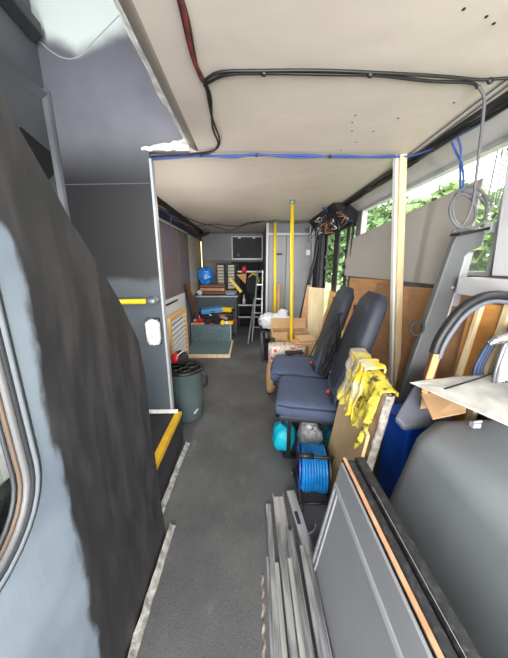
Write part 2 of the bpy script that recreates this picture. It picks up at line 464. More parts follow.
# left walls
wl = MB()
wl.box((-1.25, -1.4, 0), (-1.14, 1.73, 2.85))
wlo = struct('wall_left', wl, M['stairgrey'])
obj('ledge', MB().prism([(-1.14, 0.2, 2.19), (-1.11, 0.2, 2.175), (-1.14, 0.2, 2.14)], (0, 1.5, 0.08)), M['stairgrey'], wlo)
obj('column_casing', MB().prism([(-1.14, 1.69, 0.0), (-1.115, 1.705, 0.0), (-1.105, 1.728, 0.0), (-1.14, 1.728, 0.0)], (0, 0, 2.28)), M['stairgrey'], wlo, bevel=0.006)
obj('dark_opening', MB().prism([(-1.142, 1.50, 2.005), (-1.142, 1.685, 1.965), (-1.142, 1.685, 1.85), (-1.142, 1.63, 1.80), (-1.142, 1.40, 1.80)], (0.006, 0, 0)), M['blackm'], wlo)
# rear left wall with its panels
wl2 = MB().box((-1.12, 1.78, 0), (-1.05, 6.0, 2.0))
w2 = struct('wall_rear_left', wl2, M['wallgrey'])
obj('brown_panel', MB().box((-1.052, 2.7, 0.92), (-1.038, 3.92, 1.84)), M['brownpanel'], w2, bevel=0.003)
obj('brown_panel', MB().box((-1.052, 3.94, 0.92), (-1.038, 4.62, 1.84)), M['brownpanel'], w2, bevel=0.003)
obj('cream_panel', MB().box((-1.052, 4.64, 0.80), (-1.040, 5.70, 1.86)), M['creamwall'], w2, bevel=0.003)
obj('top_rail', MB().box((-1.052, 2.2, 1.845), (-1.028, 4.62, 1.87)), M['alup'], w2)
obj('white_panel', MB().box((-1.052, 2.7, 0.34), (-1.036, 4.15, 0.915)), M['whiteboard'], w2, bevel=0.003)
obj('slot_handle', MB().box((-1.037, 3.15, 0.84), (-1.030, 3.7, 0.866)), M['dark'], w2)
# dark trunking with cables at the left of the ceiling
t = thing('ceiling_trunking', 'dark open trunking full of cables along the left of the ceiling', 'cable trunking', (-1.0, 1.8, 1.86))
obj('channel', MB().prism([(-1.048, 1.80, 1.998), (-0.90, 1.80, 1.998), (-0.93, 1.80, 1.93), (-1.03, 1.80, 1.88), (-1.048, 1.80, 1.88)], (0, 3.6, 0)), M['black'], t)
obj('end_cap', MB().blob((-0.86, 5.3, 1.93), (0.10, 0.16, 0.03), (0, -20, 20)), M['dark'], t, smooth=True)
for k in range(5):
    pts = [(-0.93 + 0.02 * math.sin(i * 1.7 + k), 1.85 + i * 0.42, 1.92 + 0.018 * math.sin(i * 2.3 + k * 1.9)) for i in range(9)]
    obj('wire', MB().tube(spline(pts, 5), 0.005, 6), M[('greywire', 'black', 'bluecable', 'blackm', 'copper')[k]], t)
# back wall
bw = struct('wall_back', MB().box((-1.25, 5.95, 0), (1.25, 6.0, 2.0)), M['wallgrey'])
obj('dark_lining', MB().box((-0.40, 5.93, 0), (0.40, 5.952, 1.42)), M['dark'], bw)
# stair partition
YP = 1.73
pp = MB()
pp.prism([(-1.2, YP, 0.0), (-0.59, YP, 0.0), (-0.59, YP, 1.985), (-0.36, YP, 1.985), (-0.36, YP, 2.8), (-1.2, YP, 2.8)], (0, 0.035, 0))
ws = struct('wall_stairs', pp, M['part'])
obj('panel_seam', MB().tube([(-1.16, YP - 0.001, 1.806), (-0.60, YP - 0.001, 1.818)], 0.0025, 6), M['stairgrey'], ws)
obj('curved_seam', MB().tube(spline([(-1.16, YP, 2.545), (-1.10, YP, 2.485), (-1.02, YP, 2.437), (-0.93, YP, 2.44), (-0.82, YP, 2.52), (-0.66, YP, 2.64)], 8), 0.003, 6), M['lightgrey'], ws, smooth=True)
obj('edge_strip', MB().box((-0.592, YP - 0.006, 0.0), (-0.578, YP + 0.04, 1.95)), M['alup'], ws)
obj('bottom_masking', MB().grid(lambda u, v: V((-0.63 + 0.28 * u, YP - 0.008 - 0.01 * noise.noise(V((u * 9, v * 3, 0))), 1.99 + 0.045 * v * (0.35 + u) + 0.008 * noise.noise(V((u * 8, 4, 0))))), 24, 5), M['masking'], ws, solid=0.002)
struct('ceiling_upper', MB().box((-1.25, -1.4, 2.85), (-0.2, 1.9, 2.9)), M['lightgrey'])
struct('wall_upper_right', MB().box((-0.25, -1.4, 2.06), (-0.2, 1.9, 2.85)), M['lightgrey'])
struct('trim_6', MB().prism([(-1.138, 0.2, 2.72), (-1.08, 0.2, 2.72), (-1.08, 0.2, 2.66), (-1.138, 0.2, 2.63)], (0, 1.50, -0.16)), M['stairdark'], bevel=0.008)
# front
struct('wall_front', MB().box((-1.25, -1.4, 0), (1.25, -1.35, 0.75)), M['wallgrey'])
# landing step
st = struct('trim_7', MB().box((-1.2, 1.03, 0), (-0.515, 1.725, 0.262)), M['dark'], bevel=0.004)
obj('yellow_nosing', MB().box((-0.556, 1.03, 0.262), (-0.512, 1.722, 0.268)).box((-0.514, 1.03, 0.24), (-0.510, 1.722, 0.268)), M['yellownose'], st)
obj('masking_strip', MB().grid(lambda u, v: V((-0.80 + 0.265 * u, 1.715 - 0.02 * v, 0.270 + 0.02 * (1 - v) + 0.004 * noise.noise(V((u * 20, v, 2))))), 20, 3), M['masking'], st, solid=0.002)
# big side panel with window opening (built as a frame of faces round the rounded hole)
XS = -0.43
outer = [(1.015, 0.0), (1.000, 0.35), (0.985, 0.62), (0.983, 0.90), (0.960, 1.045), (0.865, 1.202), (0.756, 1.340), (0.670, 1.435), (0.623, 1.503), (0.535, 1.617), (0.30, 2.08), (-0.60, 2.08), (-0.60, 0.0)]
def rrect(y0, y1, z0, z1, r, n=8):
    o = []
    for (cy, cz, a0) in ((y1 - r, z0 + r, -90), (y1 - r, z1 - r, 0), (y0 + r, z1 - r, 90), (y0 + r, z0 + r, 180)):
        for k in range(n + 1):
            a = R(a0 + 90 * k / n); o.append((cy + r * math.cos(a), cz + r * math.sin(a)))
    return o
def hole_loop(off):
    return rrect(-0.45 - off, 0.410 + off, 0.822 - off, 1.45 + off, 0.13 + off)
def panel_with_hole(outer, inner, x, th):
    bm = bmesh.new()
    def ring(pts): 
        vs = [bm.verts.new((x, y, z)) for y, z in pts]
        return [bm.edges.new((vs[i], vs[(i+1) % len(vs)])) for i in range(len(vs))]
    e = ring(outer) + ring(inner)
    bmesh.ops.triangle_fill(bm, use_beauty=True, edges=e)
    g = bmesh.ops.extrude_face_region(bm, geom=bm.faces[:])
    bmesh.ops.translate(bm, verts=[q for q in g['geom'] if isinstance(q, bmesh.types.BMVert)], vec=(-th, 0, 0))
    mb = MB(); bm.verts.index_update()
    mb.add([q.co.copy() for q in bm.verts], [[w.index for w in f.verts] for f in bm.faces]); bm.free(); return mb
sp = struct('wall_stairside', panel_with_hole(outer, hole_loop(0.0), XS, 0.010), M['side'])
def loop_tube(off, r, m, x):
    pts = [(x, y, z) for y, z in hole_loop(off)]
    return obj('window_gasket', MB().tube(pts, r, 8, closed=True), m, sp, smooth=True)
loop_tube(0.037, 0.005, M['rubber'], XS - 0.001)
loop_tube(0.027, 0.008, M['gasket_light'], XS)
loop_tube(0.016, 0.006, M['rubber'], XS + 0.002)
loop_tube(0.006, 0.007, M['gasket_grey'], XS + 0.001)
loop_tube(-0.002, 0.004, M['gasket_tan'], XS - 0.004)
loop_tube(-0.006, 0.004, M['rubber'], XS - 0.012)
obj('window_pane', MB().box((XS - 0.024, -0.44, 0.83), (XS - 0.021, 0.395, 1.44)), M['glass'], sp)
# cab items seen through that window
tag(obj('cab_locker', MB().prism([(-0.95, 0.25, 0.0), (-0.62, 0.25, 0.0), (-0.62, 0.25, 0.76), (-0.95, 0.25, 0.76)], (0, 0.65, 0)), M['blackm'], bevel=0.01),
    'black locker behind the rounded window at the left edge', 'locker')
t = thing('white_equipment_box', 'white box with black cable seen through the rounded window at far left', 'box', (-0.78, 0.6, 0.76))
obj('case', MB().prism([(-0.9, 0.42, 0.76), (-0.66, 0.42, 0.76), (-0.66, 0.74, 0.76), (-0.9, 0.74, 0.76)], (0, 0, 0.15)), M['white'], t, bevel=0.01)
obj('cable', MB().tube(spline([(-0.66, 0.50, 0.915), (-0.63, 0.58, 0.98), (-0.62, 0.66, 0.96), (-0.65, 0.68, 0.90)], 6), 0.006, 6), M['black'], t, smooth=True)
# masking strips on the floor along the panel and the step
def mask_strip(name, pts, w, h, label):
    P = spline(pts, 14)
    def f(u, v):
        i = min(int(u * (len(P) - 1)), len(P) - 2); q = P[i].lerp(P[i+1], u * (len(P) - 1) - i)
        n1 = noise.noise(V((u * 14, v * 2, len(pts))))
        return V((q.x + w * v + 0.006 * n1, q.y, 0.003 + h * (1 - v) ** 2 + 0.004 * (n1 + 1) * (1 if v < 0.9 else 0.3)))
    return tag(obj(name, MB().grid(f, 90, 6), M['tapegrey'], solid=0.002, smooth=True), label, 'masking tape', 'masking strips on the floor')
mask_strip('masking_tape', [(-0.425, 0.35, 0), (-0.425, 0.6, 0), (-0.422, 0.85, 0), (-0.418, 1.06, 0)], 0.026, 0.02, 'wrinkled pale masking strip at the foot of the large dark side panel')
mask_strip('masking_tape', [(-0.505, 1.09, 0), (-0.50, 1.3, 0), (-0.495, 1.55, 0), (-0.485, 1.70, 0)], 0.026, 0.02, 'wrinkled pale masking strip at the foot of the step with yellow edge')
# masking paper along the ceiling opening
def mp(u, v):
    y = 0.80 + 0.95 * u; n1 = noise.noise(V((u * 10, v * 2, 1)))
    w = 0.006 + 0.016 * (1 + noise.noise(V((u * 5, 0, 7)))) + (0.03 if u > 0.93 else 0)
    return V((-0.350 - w * v, y, 2.022 + 0.005 * n1 + 0.006 * v))
tag(obj('masking_paper', MB().grid(mp, 60, 6), M['masking'], solid=0.0015), 'torn white masking paper hanging along the beige ceiling edge', 'masking paper')
# handrail on the stair partition
t = thing('handrail', 'short yellow handrail with grey bracket on the dark stair partition', 'handrail', (-0.8, 1.70, 1.10))
obj('rail', MB().tube([(-1.15, 1.655, 1.10), (-0.655, 1.655, 1.108)], 0.017, 14), M['yellow'], t, smooth=True)
obj('bracket', MB().lathe([(0.021, 0), (0.021, 0.05), (0.016, 0.056)], (-0.66, 1.655, 1.108), 16, (1, 0, 0)).lathe([(0.026, 0), (0.026, 0.012)], (-0.632, 1.718, 1.108), 16, (0, 1, 0)).tube([(-0.632, 1.655, 1.108), (-0.632, 1.725, 1.108)], 0.013, 10), M['chrome'], t, smooth=True)
# masked switch
t = thing('switch_box', 'small wall box wrapped in white masking paper below the yellow handrail', 'switch box', (-0.66, 1.70, 0.86))
obj('box', MB().box((-0.695, 1.69, 0.80), (-0.612, 1.728, 0.985)), M['dark'], t, bevel=0.005)
obj('paper_wrap', MB().blob((-0.650, 1.688, 0.893), (0.046, 0.022, 0.088), amp=0.09, fr=6, seed=3, nu=28, nv=18, sq=0.5), M['masking'], t, smooth=True)

# ================================================================== POLES
def pole(name, label, a, b, r, m, cat='pole', group=None):
    t = thing(name, label, cat, a, group)
    obj('tube', MB().tube([a, b], r, 18), m, t, smooth=True)
    a, b = V(a), V(b)
    obj('top_flange', MB().lathe([(r * 1.5, 0), (r * 1.5, 0.03), (r * 1.1, 0.05)][::-1] if False else [(r * 1.15, -0.04), (r * 1.5, -0.02), (r * 1.5, 0)], b, 18), M['chrome'], t, smooth=True)
    obj('foot_flange', MB().lathe([(r * 1.7, 0), (r * 1.7, 0.012), (r * 1.1, 0.025)], a, 18), M['chrome'], t, smooth=True)
    return t
pole('grab_pole', 'taller yellow grab pole nearest the camera, beside the cardboard boxes', (0.515, 2.92, 0.0), (0.46, 2.92, 2.0), 0.019, M['yellow'], group='yellow grab poles')
pole('grab_pole', 'farther yellow grab pole standing just in front of the grey locker', (0.425, 4.12, 0.0), (0.40, 4.12, 2.0), 0.021, M['yellow'], group='yellow grab poles')
t = thing('timber_prop', 'pale white and yellow timber prop wedged between floor and ceiling', 'timber post', (1.08, 1.86, 0))
t_b, t_t = (1.165, 1.80, 0.0), (0.945, 1.80, 1.998)
obj('painted_face', MB().bar((t_b[0] - 0.020, 1.80, 0), (t_t[0] - 0.020, 1.80, 1.998), 0.014, 0.036, up=(0, 1, 0)), M['white'], t, bevel=0.002)
obj('bare_timber', MB().bar((t_b[0] + 0.008, 1.775, 0), (t_t[0] + 0.008, 1.775, 1.998), 0.042, 0.036, up=(0, 1, 0)), M['creamwood'], t, bevel=0.002)

# ================================================================== CABLES
def cable(name, label, strands, r=0.005, m='black', cat='cable', ties=()):
    t = thing(name, label, cat, strands[0][0])
    for s_ in strands: obj('strand', MB().tube(spline(s_, 8), r, 7), M[m], t, smooth=True)
    for p in ties: obj('cable_tie', MB().blob(p, (0.012, 0.009, 0.011)), M['black'], t, smooth=True)
    return t
cable('black_cable', 'black cable loom crossing the ceiling nearest the camera', [
    [(-0.165, 1.13, 1.986), (-0.10, 1.085, 1.988), (0.04, 1.072, 1.986), (0.25, 1.07, 1.988), (0.465, 1.074, 1.986), (0.7, 1.09, 1.988), (0.84, 1.10, 1.986), (0.93, 1.09, 1.985), (1.03, 1.08, 1.975)],
    [(-0.165, 1.15, 1.986), (-0.08, 1.094, 1.986), (0.06, 1.083, 1.986), (0.3, 1.084, 1.986), (0.46, 1.086, 1.986), (0.66, 1.11, 1.986), (0.82, 1.117, 1.986), (0.86, 1.13, 1.978)]],
    0.0052, ties=[(0.055, 1.078, 1.984), (0.43, 1.078, 1.984), (0.88, 1.10, 1.983)])
t = cable('loom_cable', 'black and red taped cable loom running along the beige stair opening edge', [
    [(-0.18, 0.3, 1.986), (-0.178, 0.6, 1.986), (-0.176, 0.83, 1.986), (-0.18, 1.0, 1.986), (-0.16, 1.14, 1.986), (-0.165, 1.35, 1.986), (-0.155, 1.58, 1.986), (-0.20, 1.70, 1.986), (-0.33, 1.755, 1.986), (-0.5, 1.79, 1.986), (-0.62, 1.80, 1.986)],
    [(-0.165, 0.3, 1.988), (-0.19, 0.62, 1.988), (-0.165, 0.86, 1.988), (-0.172, 1.05, 1.986), (-0.15, 1.2, 1.986), (-0.175, 1.45, 1.988), (-0.17, 1.63, 1.986), (-0.25, 1.75, 1.986), (-0.45, 1.80, 1.986)]], 0.0048)
obj('red_tape', MB().tube(spline([(-0.172, 0.3, 1.984), (-0.182, 0.62, 1.984), (-0.170, 0.85, 1.984), (-0.178, 1.0, 1.984), (-0.166, 1.12, 1.984)], 8), 0.0075, 8), M['redtape'], t, smooth=True)
cable('blue_cable', 'blue corrugated conduit crossing the ceiling beside the timber prop', [
    [(-0.66, 1.86, 1.988), (-0.5, 1.82, 1.985), (-0.35, 1.785, 1.984), (-0.29, 1.765, 1.986), (-0.1, 1.77, 1.975), (0.04, 1.755, 1.986), (0.3, 1.77, 1.978), (0.55, 1.765, 1.986), (0.8, 1.775, 1.984), (0.90, 1.77, 1.985), (0.99, 1.74, 1.98), (1.04, 1.60, 1.97), (1.06, 1.35, 1.965), (1.07, 1.1, 1.965), (1.07, 0.8, 1.965)],
    [(-0.63, 1.83, 1.988), (-0.45, 1.80, 1.986), (-0.29, 1.775, 1.982), (0.0, 1.762, 1.984), (0.35, 1.76, 1.986), (0.6, 1.775, 1.982), (0.9, 1.76, 1.987)]], 0.006, 'bluecable', ties=[(-0.285, 1.765, 1.984), (0.05, 1.758, 1.984), (0.5, 1.766, 1.982)])
cable('hanging_blue_cable', 'blue cable hanging in front of the right window', [
    [(1.05, 1.50, 1.965), (1.075, 1.48, 1.90), (1.09, 1.45, 1.84), (1.10, 1.43, 1.76), (1.105, 1.43, 1.70)],
    [(1.06, 1.47, 1.965), (1.075, 1.45, 1.90), (1.095, 1.46, 1.82), (1.10, 1.44, 1.72)]], 0.0055, 'bluecable')
cable('side_cables', 'dark bundle of cables running along the right edge of the ceiling', [
    [(1.05 + 0.018 * math.sin(i * 1.3 + k * 2.1), 0.5 + i * 0.36, 1.975 + 0.014 * math.sin(i * 2.1 + k * 1.3)) for i in range(10)] for k in range(7)], 0.0065, 'black')
for k, lab in ((0, 'left of the two thin dark rods along the right edge of the ceiling'), (1, 'right of the two thin dark rods along the right edge of the ceiling')):
    tag(obj('thin_rod', MB().tube([(0.925 + 0.035 * k, 0.7, 1.994), (1.0 + 0.035 * k, 2.0, 1.994), (1.01 + 0.02 * k, 3.2, 1.992)], 0.0035, 6), M['greywire']), lab, 'rod', 'rods along the ceiling edge')
# coil over the grey housing
t = thing('cable_coil', 'coiled dark cable hanging from the ceiling onto the tall grey housing', 'cable', (1.05, 1.25, 1.5))
obj('drop', MB().tube(spline([(0.86, 1.125, 1.98), (0.90, 1.14, 1.955), (0.935, 1.17, 1.90), (0.985, 1.22, 1.80), (1.01, 1.24, 1.70), (1.015, 1.24, 1.60), (1.0, 1.25, 1.52), (0.96, 1.26, 1.485)], 8), 0.006, 7), M['greywire'], t, smooth=True)
for k, (cx, rx, rz) in enumerate(((1.035, 0.083, 0.095), (1.02, 0.088, 0.078), (0.985, 0.06, 0.075))):
    obj('loop', MB().tube([(cx + rx * math.cos(a), 1.275 - 0.012 * k + 0.02 * math.sin(a), 1.50 + rz + rz * math.sin(a)) for a in [2 * PI * i / 36 for i in range(36)]], 0.0058, 7, closed=True), M['greywire'], t, smooth=True)
t = thing('thin_wire_coil', 'thin grey wires looped in front of the pale window pillar', 'wire', (1.09, 1.1, 1.66))
for k in range(3):
    obj('loop', MB().tube([(1.088 - 0.010 * k + 0.035 * math.cos(a) * (1 - 0.1 * k), 1.20 + 0.012 * k + 0.03 * math.cos(a), 1.70 + 0.11 * math.sin(a)) for a in [2 * PI * i / 30 for i in range(30)]], 0.0022, 6, closed=True), M['greywire'], t, smooth=True)
cable('drooping_wires', 'thin dark wires drooping across the ceiling near the back', [
    [(-0.88, 3.7, 1.96), (-0.82, 4.2, 1.93), (-0.55, 4.3, 1.965), (-0.2, 4.25, 1.93), (0.0, 4.2, 1.97), (0.25, 4.1, 1.98), (0.6, 4.0, 1.97), (0.95, 3.9, 1.95)],
    [(-0.88, 3.5, 1.96), (-0.75, 4.1, 1.96), (-0.5, 4.35, 1.93), (-0.3, 4.4, 1.89), (-0.05, 4.25, 1.95), (0.2, 4.2, 1.985)]], 0.006, 'black')
tag(obj('hanging_wire', MB().tube(spline([(-0.93, 3.3, 1.93), (-0.94, 3.3, 1.80), (-0.97, 3.28, 1.70), (-0.98, 3.2, 1.55), (-1.0, 3.15, 1.45)], 8), 0.004, 6), M['bluecable'], smooth=True), 'thin blue wire hanging in front of the brown wall panel', 'wire')
# tangle of wiring above the passenger door: individual strands
rnd = random.Random(3)
t = thing('wiring_tangle', 'tangle of cut coloured wires hanging above the passenger door', 'wires', (1.05, 3.6, 1.85))
obj('wiring_tray', MB().prism([(0.92, 3.0, 1.998), (1.19, 3.0, 1.998), (1.19, 3.0, 1.80), (1.10, 3.0, 1.80), (0.98, 3.0, 1.93)], (0, 1.2, 0)), M['blackm'], t)
for k in range(56):
    y = rnd.uniform(3.0, 4.05); x = rnd.uniform(0.90, 1.10); z = rnd.uniform(1.86, 1.97)
    p = V((x, y, z)); pts = [p.copy()]
    for j in range(4):
        p = p + V((rnd.uniform(-0.05, 0.045), rnd.uniform(-0.14, 0.14), rnd.uniform(-0.07, 0.025))); p.z = min(p.z, 1.985); p.x = min(p.x, 1.13); p.y = min(p.y, 4.27); pts.append(p.copy())
    obj('wire', MB().tube(spline(pts, 5), rnd.choice((0.004, 0.006, 0.008)), 6), M[rnd.choice(('black', 'black', 'black', 'purplewire', 'copper', 'whitewire', 'greywire', 'bluecable'))], t, smooth=True)
for k in range(8):
    y = rnd.uniform(3.1, 4.1); obj('connector', MB().box((0.95 + 0.015 * k, y, 1.84), (0.975 + 0.015 * k, y + 0.04, 1.87)), M[('white', 'black', 'copper', 'whitewire')[k % 4]], t)

# ================================================================== REAR
# grey locker
t = thing('tall_locker', 'tall grey locker with aluminium frame standing at the back right', 'locker', (0.67, 4.6, 0))
obj('body', MB().box((0.30, 4.32, 0), (1.05, 5.90, 1.99)), M['wallgrey'], t, bevel=0.004)
fr = MB().box((0.28, 4.295, 0), (0.315, 4.325, 1.99)).box((1.02, 4.295, 0), (1.055, 4.325, 1.86)).box((0.315, 4.295, 1.805), (1.02, 4.325, 1.84)).box((0.315, 4.295, 0), (1.02, 4.325, 0.04))
obj('frame', fr, M['alup'], t)
dd = obj('door', MB().box((0.33, 4.30, 0.05), (0.60, 4.32, 1.79)), M['doorgrey'], t, bevel=0.003)
obj('handle', MB().box((0.44, 4.285, 1.50), (0.54, 4.30, 1.53)), M['black'], dd)
dd = obj('door', MB().box((0.61, 4.30, 0.05), (1.01, 4.32, 1.79)), M['doorgrey'], t, bevel=0.003)
obj('handle', MB().box((0.93, 4.285, 1.50), (0.99, 4.30, 1.58)), M['white'], dd)
# overhead cupboard at the back
t = thing('overhead_cupboard', 'grey overhead cupboard with pale framed opening at the back', 'cupboard', (-0.03, 5.7, 1.45))
obj('body', MB().box((-0.98, 5.62, 1.44), (0.295, 5.94, 1.985)), M['wallgrey'], t)
fr = MB(); y = 5.60
for a, b in (((-0.36, y, 1.46), (-0.34, y + 0.03, 1.93)), ((0.27, y, 1.46), (0.29, y + 0.03, 1.93)), ((-0.34, y, 1.46), (0.27, y + 0.03, 1.485)), ((-0.34, y, 1.91), (0.27, y + 0.03, 1.93))): fr.box(a, b)
dd = obj('door', MB().box((-0.34, 5.61, 1.485), (0.27, 5.625, 1.91)), M['dark'], t)
obj('door_frame', fr, M['alup'], t)
for x in (-0.22, 0.08): obj('hinge', MB().box((x, 5.59, 1.88), (x + 0.05, 5.605, 1.92)), M['alup'], dd)
obj('latch', MB().box((-0.24, 5.59, 1.52), (-0.20, 5.61, 1.58)), M['black'], dd)
# shelving rails under the cupboard
t = thing('metal_rack', 'dark rack with three pale metal rails below the overhead cupboard', 'rack', (0, 5.5, 0))
for x in (-0.235, 0.24): obj('post', MB().box((x, 5.45, 0), (x + 0.03, 5.48, 1.30)), M['dark'], t)
for z in (1.20, 0.50, 0.24): obj('rail', MB().box((-0.235, 5.42, z), (0.27, 5.45, z + 0.03)), M['alup'], t)
for z in (1.18, 0.48, 0.22): obj('shelf', MB().box((-0.235, 5.45, z), (0.27, 5.90, z + 0.02)), M['dark'], t)
obj('back_panel', MB().box((-0.23, 5.90, 0), (0.27, 5.92, 1.4)), M['blackm'], t)
tag(obj('orange_bag', MB().prism([(-0.27, 5.40, 1.16), (-0.05, 5.40, 1.18), (-0.07, 5.40, 0.96)], (0, 0.03, 0)), M['orangewood2'], bevel=0.008), 'orange triangular flap hanging from the top rail of the dark rack', 'bag')
tag(obj('red_cloth', MB().blob((-0.10, 5.38, 1.26), (0.05, 0.03, 0.07), amp=0.15, seed=5), M['red'], smooth=True), 'small red cloth hooked on the top rail of the dark rack', 'cloth')
tag(obj('green_strap', MB().tube(spline([(0.0, 5.40, 1.10), (0.08, 5.38, 1.17), (0.17, 5.38, 1.12), (0.20, 5.38, 1.03), (0.12, 5.40, 0.90)], 8), 0.022, 8), M['duster3'], smooth=True), 'yellow green strap hanging in the dark rack', 'strap')
tag(obj('spray_bottle', MB().lathe([(0.03, 0), (0.032, 0.10), (0.012, 0.14), (0.012, 0.2)], (-0.11, 5.43, 0.53), 14), M['whiteboard'], smooth=True), 'small pale bottle on the middle shelf of the dark rack', 'bottle')
tag(obj('tool_bag', MB().blob((0.12, 5.6, 0.66), (0.13, 0.10, 0.15), amp=0.1, seed=8, sq=0.7), M['blackm'], smooth=True), 'black bag on the middle shelf of the dark rack', 'bag')
tag(obj('jacket', MB().blob((0.08, 5.40, 0.95), (0.15, 0.03, 0.20), amp=0.14, seed=9, sq=0.6), M['blackm'], smooth=True), 'black jacket hanging from the dark rack', 'jacket')
# step ladder folded
t = thing('step_ladder', 'grey folding step ladder leaning beside the white plastic bag', 'ladder', (0.15, 4.6, 0))
for a, b in (((0.05, 4.45, 0), (0.16, 4.75, 1.25)), ((0.22, 4.45, 0), (0.25, 4.75, 1.25)), ((-0.02, 4.3, 0), (0.10, 4.62, 0.75))): obj('rail', MB().bar(a, b, 0.025, 0.04), M['brushedsteel'], t, bevel=0.004)
for z in (0.25, 0.5, 0.75, 1.0):
    u = z / 1.25; obj('rung', MB().bar((0.05 + 0.11 * u, 4.45 + 0.3 * u, z), (0.22 + 0.03 * u, 4.45 + 0.3 * u, z), 0.05, 0.02), M['brushedsteel'], t)
# cardboard tube
tag(obj('cardboard_tube', MB().lathe([(0.062, 0), (0.062, 0.86), (0.055, 0.86), (0.055, 0.85)], (0.46, 4.225, 0.19), 24), M['card'], smooth=False, bevel=0), 'short fat brown cardboard roll upright before the grey locker', 'cardboard roll')
tag(obj('low_crate', MB().box((0.34, 4.14, 0.0), (0.60, 4.285, 0.188)), M['dark'], bevel=0.01), 'low dark crate under the brown cardboard roll', 'crate')
# stool with white bag
t = thing('small_stool', 'small black metal stool standing behind the boxes in the aisle', 'stool', (0.36, 3.55, 0))
obj('seat', MB().box((0.16, 3.40, 0.43), (0.56, 3.74, 0.455)), M['black'], t, bevel=0.008)
for x, y in ((0.18, 3.42), (0.54, 3.42), (0.18, 3.72), (0.54, 3.72)): obj('leg', MB().tube([(x, y, 0), (x, y, 0.44)], 0.011, 8), M['greywire'], t, smooth=True)
t = thing('plastic_bag', 'crumpled white plastic bag lying on top of the black stool', 'bag', (0.36, 3.55, 0.457))
obj('bag', MB().blob((0.36, 3.55, 0.565), (0.215, 0.17, 0.105), amp=0.13, fr=6, seed=2, nu=40, nv=24, sq=0.75), M['whitebag'], t, smooth=True)
obj('bag_mouth', MB().blob((0.47, 3.53, 0.67), (0.07, 0.06, 0.07), (20, 30, 0), amp=0.25, fr=7, seed=11, nu=26, nv=16), M['whitebag'], t, smooth=True)
tag(obj('dark_tub', MB().box((0.22, 3.46, 0.0), (0.50, 3.70, 0.27)), M['blackm'], bevel=0.02), 'dark tub standing under the black stool', 'tub')
# curved dark strip
tag(obj('curved_strip', MB().tube(spline([(1.05, 4.05, 1.72), (1.02, 4.06, 1.45), (0.95, 4.08, 1.10), (0.89, 4.10, 0.75), (0.83, 4.10, 0.40), (0.77, 4.08, 0.02)], 8), 0.024, 8), M['black'], smooth=True), 'long curved black rubber strip leaning against the grey locker', 'strip')
# upright boards near the doors
tag(obj('cream_board', MB().prism([(0.87, 3.66, 0.0), (1.08, 3.62, 0.0), (1.09, 3.70, 1.01), (0.87, 3.74, 1.03)], (0.02, 0.02, 0)), M['creamwood'], bevel=0.002), 'pale cream board standing upright left of the brown sheets', 'board')
tag(obj('brown_offcut', MB().prism([(0.72, 3.86, 0.0), (0.86, 3.84, 0.0), (0.96, 3.96, 1.04), (0.90, 3.97, 1.04)], (0.01, 0.02, 0)), M['brownwood']), 'narrow tapering brown board leaning left of the cream board', 'board')
tag(obj('ragged_board', MB().prism([(0.93, 3.22, 0), (1.13, 3.22, 0), (1.15, 3.32, 0.98), (1.06, 3.33, 1.02), (1.03, 3.30, 0.80), (0.99, 3.30, 0.68)], (0.0, 0.02, 0)), M['orangewood2']), 'ragged edged golden board between cream board and navy seats', 'board')
tag(obj('brown_sheet', MB().prism([(1.115, 2.05, 0), (1.115, 3.0, 0), (1.172, 3.0, 1.20), (1.172, 2.05, 1.215)], (0.012, 0, 0)), M['orangewood']), 'orange brown hardboard sheet leaning on the wall behind the navy seats', 'board')
tag(obj('brown_sheet', MB().prism([(1.085, 1.10, 0), (1.085, 2.30, 0), (1.145, 2.30, 1.175), (1.145, 1.10, 1.205)], (0.012, 0, 0)), M['brownwood']), 'brown hardboard sheet leaning behind the timber prop', 'board')
# grey boards over the window
tag(obj('grey_board', MB().prism([(1.155, 1.40, 1.218), (1.155, 3.14, 1.218), (1.175, 3.19, 1.62), (1.175, 1.40, 1.76)], (0.012, 0, 0)), M['board'], bevel=0.001), 'large warm grey board standing in front of the long side window', 'board')

# left rear: louvred frame, wheel boxes, tools
t = thing('louvred_panel', 'wooden framed panel with white louvre slats leaning on the left wall', 'louvre panel', (-1.0, 3.3, 0))
f = MB().box((-1.0, 2.98, 0.0), (-0.94, 3.03, 0.72)).box((-1.0, 3.76, 0.0), (-0.94, 3.80, 0.72)).box((-1.0, 3.03, 0.68), (-0.94, 3.76, 0.72)).box((-1.0, 3.03, 0.0), (-0.94, 3.76, 0.04))
obj('wood_frame', f, M['pine'], t, bevel=0.003)
for k in range(9):
    z = 0.09 + k * 0.068; obj('slat', MB().prism([(-0.985, 3.03, z + 0.018), (-0.955, 3.03, z - 0.012), (-0.950, 3.03, z - 0.006), (-0.980, 3.03, z + 0.024)], (0, 0.73, 0)), M['whiteboard'], t)
obj('backing', MB().box((-1.0, 3.03, 0.04), (-0.993, 3.76, 0.68)), M['blackm'], t)
t = thing('wheel_box', 'blue green carpeted wheel box with low tray edged in pale wood', 'storage box', (-0.66, 4.4, 0))
obj('box', MB().box((-1.03, 4.36, 0.0), (-0.33, 4.95, 0.325)), M['carpet'], t, bevel=0.006)
obj('tray_floor', MB().box((-0.99, 3.82, 0.0), (-0.93, 4.36, 0.035)).box((-0.93, 3.62, 0.0), (-0.31, 4.36, 0.035)), M['carpet'], t)
obj('wood_edge', MB().box((-0.935, 3.59, 0.0), (-0.285, 3.62, 0.05)).box((-0.31, 3.62, 0.0), (-0.285, 4.36, 0.05)), M['creamwood'], t, bevel=0.003)
obj('corner_strip', MB().box((-0.335, 4.35, 0.03), (-0.318, 4.37, 0.325)), M['lightgrey'], t)
t = thing('raised_box', 'slate carpeted box with pale metal top edge behind the tools', 'storage box', (-0.64, 5.2, 0))
